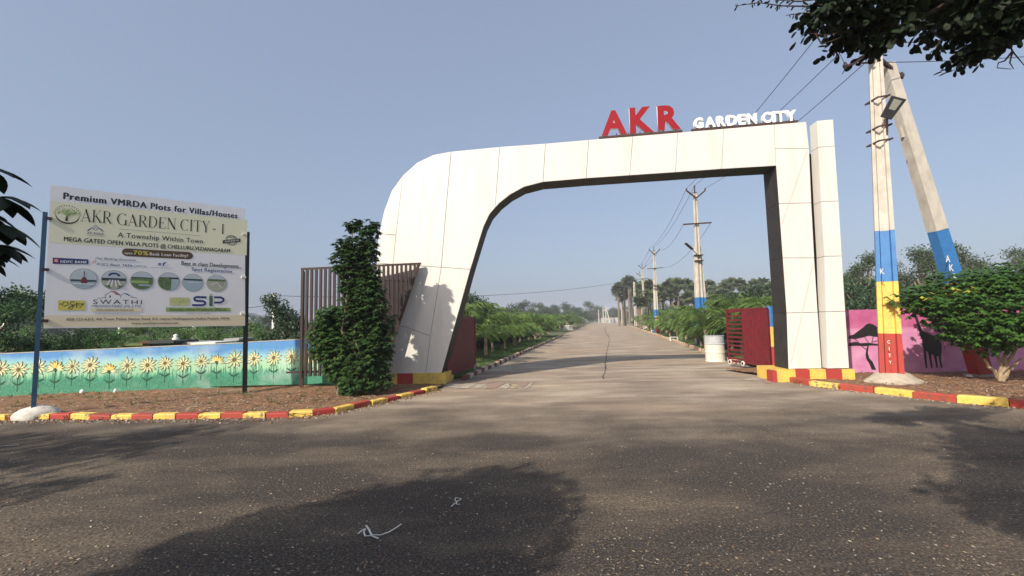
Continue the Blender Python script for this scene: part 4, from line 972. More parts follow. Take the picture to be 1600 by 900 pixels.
# road-side poles
wires=[]
def side_pole(px,py_top,dist,label,arms=True,strut=0,blue=2.6,H_=None,w=.26,detail=2):
    top=aty(px,py_top,dist); Hh=top.z
    root=thing('utility_pole',label,'utility pole',(top.x,top.y,0),group='utility poles along the right side of the road')
    lo=.3; 
    if blue:
        mb=MB(); hpole(mb,(0,0,0),(0,0,.9),w*1.25,w*1.18,red_paint,yaw=.3); mb.build('red_band',None,root)
        mb=MB(); hpole(mb,(0,0,.903),(0,0,1.75),w*1.18,w*1.12,yel_paint,yaw=.3); mb.build('yellow_band',None,root)
        mb=MB(); hpole(mb,(0,0,1.753),(0,0,blue),w*1.12,w*1.08,blue_paint,yaw=.3); mb.build('blue_band',None,root); zb0=blue+.003
    else: zb0=0
    mb=MB(); hpole(mb,(0,0,zb0),(0,0,Hh-.45),w*1.08,w*.7,concrete,yaw=.3); mb.build('shaft',None,root)
    for k in range(strut):
        s_=(-1,1)[k]; q0=Vector((s_*.28+.1,.1,0)); q1=Vector((s_*.10+.02,.14,Hh*.62))
        mb=MB(); mb.beam(q0+(q1-q0)*(blue/(Hh*.62)),q1,.17,.17,concrete,up=(0,1,0)); mb.build('stub_pole',None,root)
        mb=MB(); mb.beam(q0,q0+(q1-q0)*(blue/(Hh*.62)-.002),.18,.18,blue_paint,up=(0,1,0)); mb.build('stub_foot',None,root)
    if detail:
        zc=Hh-.75; mb=MB()
        mb.beam((0,-.16,zc),(-.52,-.18,zc+.42),.06,.07,iron); mb.beam((0,-.16,zc),(.52,-.14,zc+.42),.06,.07,iron); mb.build('v_cross_arm',None,root)
        mb=MB(); mb.beam((0,0,Hh-.45),(0,0,Hh-.12),.05,.05,iron); mb.beam((-.12,0,Hh-.42),(.12,0,Hh-.42),.05,.05,iron); mb.build('top_bracket',None,root)
        for q_ in ((0,0,Hh-.12),(-.52,-.18,zc+.42),(.52,-.14,zc+.42)): mb=MB(); insul(mb,Vector(q_)); mb.build('insulator',None,root)
        if arms:
            mb=MB(); mb.beam((-.78,-.16,Hh-2.2),(.78,-.10,Hh-2.12),.07,.07,iron); mb.build('cross_arm',None,root)
        if strut or detail>1:
            for z in (Hh-3.9,Hh-4.2): mb=MB(); mb.beam((-.22,-.1,z),(.22,-.1,z),.28,.03,iron); mb.build('clamp',None,root)
            mb=MB(); mb.tube([(-.1,-.1,Hh-3.85),(-.35,-.25,Hh-3.65),(-.45,-.3,Hh-3.55)],.02,6,iron); mb.build('lamp_arm',None,root)
            mb=MB(); mb.beam((-.40,-.27,Hh-3.6),(-.85,-.5,Hh-3.3),.16,.05,lampm); mb.build('lamp_head',None,root)
    return root,Vector((top.x,top.y,0)),Hh
p1,v1,h1=side_pole(1085,290,24.0,'three-legged concrete pole with two cross arms beyond the drum',strut=2,blue=2.65)
p2,v2,h2=side_pole(1021.5,386,44,'concrete pole with blue foot and lamp, second beyond the gate',strut=1,blue=2.4)
p3,v3,h3=side_pole(1003,412,62,'concrete pole with two cross arms, third beyond the gate',blue=0)
p4,v4,h4=side_pole(999,424,70,'dark stained concrete pole close behind the third pole',blue=0,detail=1)
side_pole(990.5,437,86,'bare concrete pole, taller of a pair before the palmyra palms',blue=0,detail=0,w=.42)
side_pole(985.5,445,98,'bare concrete pole just left of the taller pair pole',blue=0,detail=0,w=.42)
side_pole(976,459,130,'slim bare pole at the far end of the palm hedge',blue=0,detail=0,w=.42)
side_pole(970.5,460,142,'slim bare pole farthest along the palm hedge',blue=0,detail=0,w=.42)
for k,(x,y,d_) in enumerate(((935,482,165),(942,479,165),(946,477,165))):
    t_=side_pole(x,y,d_,['short pale pole left of the far end wall','pale pole in front of the far end wall','pale pole at the middle of the far end wall'][k],blue=0,detail=0,w=.34)
farp=thing('utility_pole','leaning pale strut pole at the far end of the road','utility pole',tuple(gnd(953,503)*0+aty(953,497,165)*1)[:2]+(0,)); 
mb=MB(); mb.beam((0,0,0),(-1.3,0,5.6),.34,.3,concrete,up=(0,1,0)); mb.build('shaft',None,farp)
wirem=mat('wire',(.03,.035,.045),rough=.5)
def wire(a,b,sag,label,r=.009,n=18):
    pts=[a+(b-a)*(i/n)-Vector((0,0,sag*4*(i/n)*(1-i/n))) for i in range(n+1)]
    mb=MB(); mb.tube(pts,r,5,wirem); o=mb.build('power_line'); tag(o,label,'power line',group='overhead wires')
nA=Vector((PB.x,PB.y,0))
A1=aty(1292,38,PB.y-.9); A2=aty(1352,44,PB.y-.3); A3=nA+pp_(zs)+Vector((-.3,-.1,.03))
zc=h1-.75
wire(A1,v1+Vector((-.52,-.18,zc+.55)),.18,'thin wire from the near pole to the left arm of the three-legged pole')
wire(A2,v1+Vector((0,0,h1)),.15,'thin wire from the near pole to the top pin of the three-legged pole')
wire(A3,v1+Vector((.52,-.14,zc+.55)),.25,'thin wire from the near pole to the right arm of the three-legged pole')
wire(nA+a_end+Vector((0,0,.1)),A1+(A1-(v1+Vector((-.5,0,h1))))*.0,.05,'short jumper wire at the near pole top',r=.006)
z2=h2-.75
wire(v1+Vector((-.52,-.18,zc+.55)),v2+Vector((-.52,-.18,z2+.55)),.55,'sagging wire between the left arms of the first two roadside poles',r=.011)
wire(v1+Vector((0,0,h1)),v2+Vector((0,0,h2)),.5,'sagging wire between the top pins of the first two roadside poles',r=.011)
wire(v1+Vector((-.78,-.16,h1-2.2)),v2+Vector((.5,-.1,z2+.5)),.5,'wire from the left of the lower cross arm to the second pole',r=.011)
wire(v1+Vector((.78,-.1,h1-2.1)),v2+Vector((.75,-.1,h2-2.1)),.7,'wire from the right of the lower cross arm to the second pole',r=.011)
for i,(s_,nm) in enumerate(((-.5,'left'),(0,'middle'),(.5,'right'))):
    wire(v2+Vector((s_,0,h2-.3)),v3+Vector((s_,0,h3-.3)),.3,f'{nm} wire between the second and third roadside poles',r=.014)
wr_=v3+Vector((-.8,0,h3-2.2)); wire(aty(428,462,30),wr_,.95,'long sagging wire crossing behind the arch to the left',r=.018)
wire(nA+pp_(zat(97,1372))+Vector((.2,0,0)),aty(1700,80,PB.y+1),.06,'thin wire running right from the near pole')
wire(nA+pp_(zat(66,1372))+Vector((.2,0,0)),aty(1700,22,PB.y+1),.2,'upper thin wire running right from the near pole through the leaves')

# ------------------------------------------------------------------ vegetation
def leaf(mb,p,d,up,L_,W_,m_,fold=.25):
    d=d.normalized(); x=d.cross(up)
    if x.length<1e-3: x=Vector((1,0,0))
    x.normalize(); n_=x.cross(d).normalized()
    b=len(mb.v); k=mb._m(m_)
    tip=p+d*L_-n_*L_*.12
    mb.v.extend([tuple(p),tuple(p+d*L_*.45+x*W_/2-n_*W_*fold),tuple(tip),tuple(p+d*L_*.45-x*W_/2-n_*W_*fold)])
    mb.f.append((b,b+1,b+2,b+3)); mb.mi.append(k)
def rleaf(mb,p,d,up,L_,W_,m_):
    d=d.normalized(); x=d.cross(up)
    if x.length<1e-3: x=Vector((1,0,0))
    x.normalize(); n_=x.cross(d).normalized(); b=len(mb.v); k=mb._m(m_)
    for a,c in ((0,.12),(.35,.8),(.7,1),(.93,.6),(1,0),(.93,-.6),(.7,-1),(.35,-.8)): mb.v.append(tuple(p+d*L_*a+x*W_*.5*c-n_*L_*.15*a*a))
    mb.f.append((b,b+1,b+2,b+3,b+4,b+5,b+6,b+7)); mb.mi.append(k)
def rnd(rr):
    z=rr.uniform(-1,1); a=rr.uniform(0,2*math.pi); s_=math.sqrt(1-z*z); return Vector((s_*math.cos(a),s_*math.sin(a),z))
def cloud(mb,blobs,n,L_,W_,m_,rr,whorl=1,droop=.5,shell=.55,m2=None,p2=0,lf=None):
    lf=lf or leaf
    vol=[a[1][0]*a[1][1]*a[1][2] for a in blobs]; tot=sum(v**.75 for v in vol)
    for (c,r_),v in zip(blobs,vol):
        c=Vector(c)
        for _ in range(max(3,int(n*v**.75/tot))):
            d=rnd(rr); s_=rr.random()**(shell); bump=1+.16*math.sin(5*d.x+3*c.x)*math.sin(4*d.z+2*c.z)+rr.uniform(-.06,.08)
            p=c+Vector((d.x*r_[0],d.y*r_[1],d.z*r_[2]))*s_*bump
            mm=m2 if (m2 and rr.random()<p2) else m_
            if whorl>1:
                a0=rr.uniform(0,6.28); sl=L_*rr.uniform(.7,1.2)
                for k in range(whorl):
                    a=a0+2*math.pi*k/whorl; dd=Vector((math.cos(a),math.sin(a),-droop+rr.uniform(-.3,.2)))+d*.35
                    leaf(mb,p,dd,Vector((0,0,1)),sl*rr.uniform(.8,1.1),W_*rr.uniform(.8,1.15),mm)
            else:
                dd=d*.5+rnd(rr)*.8+Vector((0,0,-droop)); lf(mb,p,dd,rnd(rr)*.6+Vector((0,0,1)),L_*rr.uniform(.7,1.25),W_*rr.uniform(.8,1.2),mm)
def limb(mb,a,b,r0,r1,rr,m_,n=5,wob=.08):
    a=Vector(a); b=Vector(b); pts=[];rad=[]; L_=(b-a).length
    for i in range(n+1):
        t=i/n; pts.append(a+(b-a)*t+(rnd(rr)*wob*L_*math.sin(math.pi*t) if 0<i<n else Vector())); rad.append(r0+(r1-r0)*t)
    mb.tube(pts,rad,7,m_)
# tall twin shrub in front of the slat screen
rr=random.Random(3); sb=gnd(562,615,.06)
def PX(px,py,y,base): v=aty(px,py,y); return (v.x-base.x,v.y-base.y,v.z)
def px2(m_,y): return m_*y/F
def shrub(label,base,spec,n,stems,L_=.15,W_=.055,mt=leafA,m2=None,p2=0,name='shrub',bm=None,cat='shrub',whorl=6,group=None,seed=3):
    rr=random.Random(seed); root=thing(name,label,cat,(base.x,base.y,base.z),group); blobs=[]
    for px,py,rx,rz_,dy in spec:
        y=base.y+dy; c=PX(px,py,y,base); c=(c[0],c[1],c[2]-base.z); blobs.append((c,(px2(rx,y)*1.12,min(px2(rx,y),.75),px2(rz_,y))))
    mb=MB(); cloud(mb,blobs,n,L_,W_,mt,rr,whorl,m2=m2,p2=p2,droop=.55); mb.build('foliage',None,root)
    mb=MB()
    for k in range(stems):
        bl=blobs[k%len(blobs)]; e=Vector(bl[0])+Vector((rr.uniform(-.1,.1),rr.uniform(-.1,.1),0)); limb(mb,(rr.uniform(-.12,.12),rr.uniform(-.1,.1),-.05),e,.032,.010,rr,bm or bark)
    mb.build('stem',None,root); return root,blobs
shrub('tall columnar green shrub in front of the slat screen',sb,[(553,350,13,12,0),(580,356,13,14,0),(540,385,16,18,0),(568,385,22,30,0),(545,412,24,24,0),(570,425,22,32,0),(550,450,22,22,0),(568,458,24,26,0),(560,485,28,24,0),(580,480,24,24,0),(585,505,28,30,.1),(590,540,26,38,.1),(572,560,30,40,0),(565,590,24,24,0),(590,585,20,24,0),(578,450,20,24,0)],3500,5,L_=.135,W_=.058,m2=mat('young shrub leaf',(.075,.13,.035),rough=.35,trans=.25,island=.3),p2=.10,seed=3)
shrub('rounded lower shrub left of the tall columnar shrub',sb+Vector((-.42,.12,0)),[(520,495,28,20,-.05),(512,520,26,26,0),(530,540,32,38,0),(508,545,20,20,0),(548,520,20,30,0),(545,575,25,30,0),(528,572,18,22,0),(545,598,16,14,-.1)],2000,4,L_=.135,W_=.058,m2=MATS['young shrub leaf'],p2=.16,mt=mat('mid green shrub leaf',(.046,.098,.028),rough=.33,trans=.22,island=.45,spec=.5),seed=4)
# big bush on the right
bb=gnd(1563,592,.14)
rb,_=shrub('wide umbrella-shaped green bush on bare stems at the right edge',bb,[(1450,470,45,28,0),(1500,450,55,32,.1),(1555,440,55,30,.2),(1610,445,55,38,.1),(1480,490,36,20,-.1),(1520,500,50,40,-.2),(1575,495,55,45,-.3),(1640,500,50,50,0),(1500,515,30,20,0),(1545,528,38,24,0),(1600,520,40,24,0),(1432,468,22,14,0)],3900,0,L_=.13,W_=.06,mt=leafB,m2=leafY,p2=.0015,seed=8)
mb=MB(); rr=random.Random(2)
for (x,y,o_) in ((1537,560,0),(1558,540,.05),(1575,535,-.05),(1590,530,.1),(1596,560,-.1)):
    e=PX(x,y,bb.y+o_,bb); limb(mb,(rr.uniform(-.05,.05),rr.uniform(-.05,.05),-.05),(e[0],e[1],e[2]-bb.z),.045,.022,rr,palebark,wob=.06)
mb.build('trunk',None,rb)
mb=MB(); rr=random.Random(12)
for px,py in ((1490,455),(1448,464),(1518,452)):
    c=PX(px,py-4,bb.y-.75,bb); 
    for k in range(1): 
        for a in range(6): leaf(mb,Vector((c[0],c[1],c[2]-bb.z))+rnd(rr)*.08,Vector((math.cos(a),math.sin(a),-.4)),Vector((0,0,1)),.13,.06,leafY)
mb.build('yellow_leaves',None,rb)

# areca / young coconut palms
def palm_mesh(seed,nf=13,Lf=1.35,h0=.55):
    rr=random.Random(seed); mb=MB()
    for k in range(nf):
        az=2*math.pi*k/nf*2.4+rr.uniform(-.3,.3); el=rr.uniform(.95,1.4) if k>3 else rr.uniform(1.3,1.52); L_=Lf*rr.uniform(.8,1.15)
        h=Vector((math.cos(az),math.sin(az),0)); p=Vector((0,0,h0))+h*.04; d=el; seg=11; pts=[p.copy()]; 
        for i in range(seg):
            p=p+(h*math.cos(d)+Vector((0,0,math.sin(d))))*(L_/seg); d-=rr.uniform(.10,.17)*(1+i*.09); pts.append(p.copy())
        mb.tube(pts[::2]+[pts[-1]],[.016-.0018*i for i in range(len(pts[::2])+1)],4,leafP,caps=False)
        side=Vector((-h.y,h.x,0))
        for i in range(2,seg+1):
            t=i/seg; dirn=(pts[i]-pts[i-1]).normalized()
            for q in (0,.5):
                o=pts[i-1]+(pts[i]-pts[i-1])*q; ll=L_*.36*math.sin(math.pi*(.15+.8*t))+.05
                for s_ in (-1,1):
                    dd=side*s_*.8+dirn*.85+Vector((0,0,-.10+rr.uniform(-.2,.2)))
                    b=len(mb.v); dd.normalize(); x=dd.cross(side).normalized()*0+dirn*.013
                    m1=o+dd*ll*.5+Vector((0,0,.02)); e=o+dd*ll+Vector((0,0,-.14*ll/.4))
                    mb.v.extend([tuple(o-x),tuple(o+x),tuple(m1+x*1.2),tuple(e),tuple(m1-x*1.2)]); mb.f.append((b,b+1,b+2,b+3,b+4)); mb.mi.append(mb._m(leafP))
    tr=MB(); tr.tube([(0,0,-.05),(0,0,h0*.5),(0,0,h0+.1)],[.075,.06,.045],8,palebark)
    return mb.mesh('fronds'),tr.mesh('trunk')
PM=[palm_mesh(s_,nf=n_,h0=h_) for s_,n_,h_ in ((1,13,.75),(2,15,.35),(3,11,.95),(4,14,.2))]
npalm=[0]
def palm(x,y,s,k,label,group):
    root=thing('garden_palm',label,'palm',(x,y,.05),group,rz=R.uniform(0,6.28),scale=s)
    link('fronds',PM[k][0],root); link('trunk',PM[k][1],root); return root
y=15.6
while y<43:
    p=lpt(y)-RN*R.uniform(1.3,1.9); palm(p.x,p.y,R.uniform(1.15,1.4),R.randrange(4),nth('a')+' palm from the gate in the front row left of the road','palms along the left kerb'); y+=R.uniform(1.8,2.5)
y=16.2
while y<43:
    p=lpt(y)-RN*R.uniform(3.2,4.2); palm(p.x,p.y,R.uniform(1.3,1.6),R.choice((0,2)),nth('b')+' palm from the gate in the back row left of the road','second row of palms on the left'); y+=R.uniform(2.0,3.2)
y=60
while y<112:
    p=lpt(y)-RN*R.uniform(1.2,2.6); palm(p.x,p.y,R.uniform(1.2,1.5),R.randrange(4),nth('c')+' palm past the side street on the left','far palms on the left'); y+=R.uniform(2.2,3.4)
y=18.6
while y<60:
    p=rpt(y)+RN*R.uniform(.7,1.3); palm(p.x,p.y,R.uniform(1.1,1.35),R.randrange(4),nth('d')+' palm from the drum in the front row right of the road','palms along the right kerb'); y+=R.uniform(1.3,1.9)
y=15.5
while y<56:
    p=rpt(y)+RN*R.uniform(2.1,3.6); palm(p.x,p.y,R.uniform(1.3,1.6),R.choice((0,1,2)),nth('e')+' palm from the red gate in the back row on the right','second row of palms on the right'); y+=R.uniform(1.8,2.6)
y=60
while y<125:
    p=rpt(y)+RN*R.uniform(1.2,3.4); palm(p.x,p.y,R.uniform(1.1,1.4),R.randrange(4),nth('f')+' palm of the small distant row at the far right','far palms on the right'); y+=R.uniform(2.2,3.4)
q=gnd(1098,553); palm(q.x+.25,q.y+.2,1.35,0,'bushy palm hiding the foot of the three-legged pole','palms along the right kerb')
q=gnd(1093,543); palm(q.x+.15,q.y+.1,1.2,3,'low spreading palm left of the drum at the kerb','palms along the right kerb')
q=gnd(1120,549); palm(q.x+.3,q.y+.4,1.45,1,'bushy palm just behind the steel drum','palms along the right kerb')
q=gnd(1150,552); palm(q.x+.5,q.y+.3,1.45,2,'pale-fronded palm rising behind the slatted end of the red gate','palms along the right kerb')
# dark clipped hedge bushes under the palms
def hedge(label,f,y0,y1,o0,hh,n,seed,mt=leafH,group=None):
    rr=random.Random(seed); root=f(y0); root=thing('hedge',label,'hedge',(root.x,root.y,.05),group); blobs=[]; y=y0
    while y<y1:
        p=f(y)+RN*o0; blobs.append(((p.x-root.location.x+rr.uniform(-.2,.2),p.y-root.location.y,hh*.48+rr.uniform(-.08,.1)),(.75,.85,hh*.55))); y+=.8+y*.008
    mb=MB(); cloud(mb,blobs,n,.16,.10,mt,rr,1,shell=.45,droop=.3); mb.build('foliage',None,root)
    mb=MB()
    for c,_ in blobs[::2]: limb(mb,(c[0],c[1],-.05),(c[0]+rr.uniform(-.2,.2),c[1],hh*.6),.03,.015,rr,bark,n=2)
    mb.build('stem',None,root)
hedge('dark clipped hedge under the palms left of the road',lpt,14.6,43,-3.1,1.25,11000,1)
hedge('dark leafy hedge under the palms right of the road',rpt,15,60,2.6,1.25,12000,2)
hedge('low distant hedge past the side street on the left',lpt,58,112,-2.6,1.5,5000,3)
hedge('low distant hedge at the far right of the road',rpt,60,125,2.6,1.4,6000,4)

# grass blades on the lawn strips (nobody could count them)
mb=MB(); rr=random.Random(9); gm=mat('grass blade',(.09,.15,.035),rough=.7,trans=.3,island=.4)
for f,sg,y0,y1 in ((lpt,-1,12.4,44),(rpt,1,14.8,50)):
    for i in range(9500):
        y=y0+(y1-y0)*rr.random()**1.6; p=f(y)+RN*sg*(.2+rr.random()*2.2); p.z=.045; a=rr.uniform(0,6.28); h=rr.uniform(.03,.09); w_=.008+y*.0005; dx=Vector((math.cos(a),math.sin(a),0))
        mb.face([p-dx*w_,p+dx*w_,p+Vector((rr.uniform(-.03,.03),rr.uniform(-.03,.03),h))],gm)
o=mb.build('lawn_grass'); tag(o,'short grass growing between the kerbs and the palm rows','grass',kind='stuff')

# broad trees
def tree_mesh(seed,h,sp_,trunk_h,n,L_,W_,mt,nb=11,tall=1.0,bk=None,shell=.6,clr=(.2,.38),flat=1.0):
    rr=random.Random(seed); tr=MB(); cr_=MB(); blobs=[]
    limb(tr,(0,0,-.1),(rr.uniform(-.2,.2),rr.uniform(-.2,.2),trunk_h),h*.022+.04,h*.014+.02,rr,bk or bark,n=5,wob=.03)
    for k in range(nb):
        a=2*math.pi*k/nb*1.62+rr.uniform(-.4,.4); t=k/(nb-1); zz_=trunk_h*.9+(h-trunk_h)*(.08+.80*t); rad=sp_*math.sin(math.pi*(.22+.62*t))*rr.uniform(.35,.95)
        c=Vector((math.cos(a)*rad,math.sin(a)*rad,zz_)); s_=sp_*rr.uniform(*clr)*1.15
        blobs.append((c,(s_,s_,s_*rr.uniform(.6,.95)*tall*flat))); st_=Vector((0,0,trunk_h*.7+(c.z-trunk_h*.7)*.35)); limb(tr,st_,c,h*.010+.01,h*.003+.005,rr,bk or bark,n=3,wob=.05)
    cloud(cr_,blobs,n,L_,W_,mt,rr,1,droop=.3,shell=shell)
    return cr_.mesh('crown'),tr.mesh('trunk')
def put_tree(ms,x,y,s,label,cat='tree',group=None,name='tree',z=0):
    root=thing(name,label,cat,(x,y,z),group,rz=R.uniform(0,6.28),scale=s); link('crown',ms[0],root); link('trunk',ms[1],root); return root
TM=[tree_mesh(s_,8,2.8,1.6,3600,.34,.20,leafD,nb=17,clr=(.32,.5)) for s_ in (11,12,13)]
TF=[tree_mesh(s_,9,1.9,2.2,5200,.27,.13,leafF,nb=22,bk=palebark,clr=(.34,.56),shell=.7) for s_ in (21,22,23)]
TB=[tree_mesh(s_,7,4.2,1.2,3200,.40,.24,leafD,nb=16) for s_ in (31,32,33)]
def tree_px(ms,px,py_top,dist,hn,label,group=None,name='tree'):
    v=aty(px,py_top,dist); return put_tree(ms,v.x,v.y,v.z/hn,label,group=group,name=name)
# feathery trees behind the pink wall
for i,(x,y_,d_) in enumerate(((1345,384,34),(1432,372,38),(1372,425,44),(1400,400,52),(1495,366,36),(1520,402,48),(1582,374,40),(1635,380,38),(1462,398,55),(1555,410,60),(1322,420,50),(1610,405,52),(1385,430,30),(1335,440,28))):
    tree_px(TF[i%3],x,y_,d_,9.3,(nth('k')+' tall feathery grey-green tree behind the pink wall' if y_<400 else nth('l')+' of the lower grey-green trees behind the pink wall'),'trees behind the pink wall','feathery_tree')
# dense low bushes behind the pink wall
for i in range(16):
    x=1318+i*22; v=aty(x,R.uniform(422,450),R.uniform(20,30)); put_tree(TB[i%3],v.x,v.y,v.z/7.2,nth('m')+' dark bushy tree from the left behind the pink wall',group='bushy trees behind the pink wall',name='bushy_tree')
# distant tree line, centre and left
i=0
for x,y_,d_,k in ((735,452,26,0),(752,470,30,1),(812,470,120,2),(835,472,130,0),(862,476,140,1),(890,473,150,2),(925,470,195,0),(905,480,170,1),(775,478,110,2),(795,480,125,0),(850,484,170,0),(875,484,180,1),(955,480,190,2),(965,482,200,0),(985,478,190,1),(1005,470,180,2),(940,488,220,1),(973,484,200,1),(1025,470,170,0)):
    tree_px((TM if d_<40 else TB)[k],x,y_,d_,8.2 if d_<40 else 7.0,'dark round tree just behind the left gate' if d_<28 else ('dark tree behind the first palms on the left' if d_<40 else nth('n')+' distant tree on the skyline at the end of the road'),None if d_<40 else 'skyline trees beyond the road')
for i in range(34):
    x=-40+i*16; y_=R.uniform(482,500)-(x<120)*6; d_=R.uniform(70,130); tree_px(TB[i%3],x,y_,d_,7.3,nth('o')+' tree from the left in the dark band beyond the sunflower wall','skyline trees on the left')
for i in range(30):
    x=742+i*9.5; tree_px(TB[i%3],x,R.uniform(479,490),R.uniform(190,230) if 915<x<985 else R.uniform(110,170),7.0,nth('s')+' low tree from the left in the continuous skyline band beyond the road','skyline trees beyond the road')
# bigger leafy tree at the far left, behind the hoarding post
lt=tree_mesh(77,5.2,2.9,1.2,7500,.15,.10,mat('left tree leaf',(.042,.10,.026),rough=.5,trans=.22,island=.5),nb=20,flat=.75,clr=(.2,.32))
v=aty(-18,402,14.0); put_tree(lt,v.x,v.y,v.z/5.2,'spreading leafy tree at the left edge beyond the sunflower wall',name='leafy_tree')
# bushes just behind the sunflower wall
BM=[tree_mesh(s_,1.7,1.1,.25,2200,.12,.05,mat('light bush leaf',(.08,.17,.035),rough=.55,trans=.3,island=.5),nb=9) for s_ in (51,52)]
for i,(x,y_,d_,s_) in enumerate(((-10,515,16,1),(28,520,15,1),(70,522,15.5,1),(108,512,16,1),(140,510,17,1),(168,512,18,1),(50,508,19,1),(205,520,22,1),(255,506,26,1),(300,508,27,1),(340,512,25,1),(385,508,24,1),(403,502,23,1),(330,500,32,1),(230,512,30,1),(430,515,24,1))):
    v=aty(x,y_,d_); put_tree(BM[i%2],v.x,v.y,max(.5,v.z/1.75),(nth('p')+' light green bush from the left just behind the sunflower wall' if d_<20 else nth('q')+' light green bush in the plot well behind the sunflower wall'),'bush',group='bushes behind the sunflower wall',name='bush')
for i,(x,d_) in enumerate(((215,30),(290,34),(345,32),(180,28),(270,40))):
    v=aty(x,505,d_); palm(v.x,v.y,1.25,i%4,nth('r')+' small palm in the plot behind the hoarding','palms behind the hoarding')
# leaning dark tree right of the hoarding
v=aty(432,462,19); dt=thing('tree','dark leaning tree between the hoarding and the slat screen','tree',(v.x+.35,19,0)); rr=random.Random(6)
mb=MB(); bl=[]
for px,py,rx,rz_ in ((424,468,13,10),(432,478,18,14),(443,492,18,15),(450,510,20,16),(462,500,14,14),(438,520,18,12),(466,522,12,12),(420,528,14,10)):
    c=aty(px,py,19); bl.append(((c.x-dt.location.x,0,c.z),(px2(rx,19),.5,px2(rz_,19))))
cloud(mb,bl,2600,.14,.08,leafD,rr,1,droop=.5,shell=.5); mb.build('crown',None,dt)
mb=MB(); limb(mb,(0,0,0),(bl[3][0][0],0,bl[3][0][2]),.1,.06,rr,bark); limb(mb,bl[3][0],bl[0][0],.05,.02,rr,bark); mb.build('trunk',None,dt)
# distant poles on the left
for (x,y_,d_,lab) in ((428,460,30,'pale pole with a short cross arm behind the leaning dark tree'),(187,508,30,'short white pole seen under the hoarding'),(2,488,22,'pale pole at the left edge behind the bushes'),(302,508,40,'pale pole seen under the right of the hoarding')):
    v=aty(x,y_,d_); root=thing('utility_pole',lab,'utility pole',(v.x,v.y,0)); mb=MB(); mb.beam((0,0,0),(0,0,v.z),.16,.16,wht_paint,w2=.7,up=(0,1,0)); mb.build('shaft',None,root)
    if x==428: 
        mb=MB(); mb.beam((-.3,0,v.z-.25),(.22,0,v.z-.15),.06,.06,wht_paint); mb.build('cross_arm',None,root)
for (x,y_,d_,lab) in ((10,499,22,'pale leaning strut beside the left edge pole'),(307,509,40,'pale leaning strut under the right of the hoarding')):
    v=aty(x,y_,d_); root=thing('strut_pole',lab,'utility pole',(v.x,v.y,0)); mb=MB(); mb.beam((.35,0,0),(-.15,0,v.z),.15,.13,wht_paint,up=(0,1,0)); mb.build('shaft',None,root)
wv=aty(428,476,30); wire(aty(380,479,30)+Vector((-12,0,-.3)),wv,.3,'faint wire left of the leaning dark tree',r=.02)
# low structures behind the sunflower wall
def shed(label,px0,px1,pyt,d_,dep,mw,mr_,zroof=.08,win=True):
    a=aty(px0,pyt,d_); b=aty(px1,pyt,d_); root=thing('shed',label,'shed',(a.x,a.y,0)); w_=b.x-a.x; h=a.z
    mb=MB(); mb.box((w_/2,dep/2,(h-zroof)/2),(w_,dep,h-zroof),mw); mb.build('wall',None,root)
    mb=MB(); mb.box((w_/2,dep/2,h-zroof/2+.001),(w_+.2,dep+.2,zroof),mr_); mb.build('roof',None,root)
    if win:
        mb=MB(); mb.box((w_*.3,-.012,h*.5),(w_*.2,.02,h*.3),blackm); mb.build('window',None,root)
grn=mat('mossy green paint',(.16,.20,.05),(.10,.12,.04),scale=2,rough=.9); brn=mat('dark brown boards',(.09,.04,.025),rough=.8); drk=mat('dark sheet',(.03,.04,.035),rough=.8); whs=mat('whitewash',(.42,.42,.40),(.30,.31,.30),scale=1,rough=.9)
shed('low mossy green shed behind the sunflower wall',192,222,537,16,1.5,grn,grn); shed('small dark brown shed beside the mossy one',223,234,533,15.6,.9,brn,brn); shed('low dark sheet-roofed shed behind the wall',240,270,533,15,1,drk,drk)
shed('low whitewashed slab building behind the wall, left one',272,298,535,15.5,1.2,whs,whs); shed('low whitewashed slab building nearest the right hoarding post',306,335,535,15.2,1,whs,wht_paint); shed('small white tank house left of the right hoarding post',356,372,529,18,1,whs,whs)
# white statue-like garden post at (275,525)
v=aty(275,522,22); gs=thing('garden_post','small white garden ornament seen under the hoarding','ornament',(v.x,v.y,0)); mb=MB(); mb.lathe([(.22,0),(.2,.15),(.1,.25),(.09,v.z-.45),(.16,v.z-.35),(.15,v.z-.2),(.08,v.z-.14),(.12,v.z-.05),(.03,v.z)],(0,0,0),12,wht_paint); mb.build('body',None,gs,smooth=True)
# palmyra palms on the right skyline
def fan_mesh(seed):
    rr=random.Random(seed); cr_=MB(); tr=MB()
    for k in range(46):
        d=rnd(rr); d.z=d.z*.9+.12; d.normalize(); L_=rr.uniform(.7,1.0); o=d*L_; x=d.cross(Vector((0,0,1)));
        if x.length<.1: x=Vector((1,0,0))
        x.normalize(); y_=d
        nrm=x.cross(d); tilt=rr.uniform(-.7,.7); x=(x*math.cos(tilt)+nrm*math.sin(tilt))
        m0=o-d*.35; ns=11
        for i in range(ns):
            a=-1.75+3.5*i/(ns-1); r_=rr.uniform(.75,1.05)*(1-.12*abs(a)); v_=y_*math.cos(a)+x*math.sin(a); q_=-y_*math.sin(a)+x*math.cos(a)
            b=len(cr_.v); dz=Vector((0,0,-.16*r_)); cr_.v.extend([tuple(m0),tuple(m0+v_*r_*.6+q_*.085),tuple(m0+v_*r_+dz),tuple(m0+v_*r_*.6-q_*.085)]); cr_.f.append((b,b+1,b+2,b+3)); cr_.mi.append(cr_._m(leafPy))
    return cr_.mesh('crown')
FM=[fan_mesh(s_) for s_ in (1,2,3)]
ptm=MB(); ptm.tube([(0,0,-9.5),(.08,0,-5),(0,0,-.0)],[.26,.17,.15],8,bark); PTM=ptm.mesh('trunk')
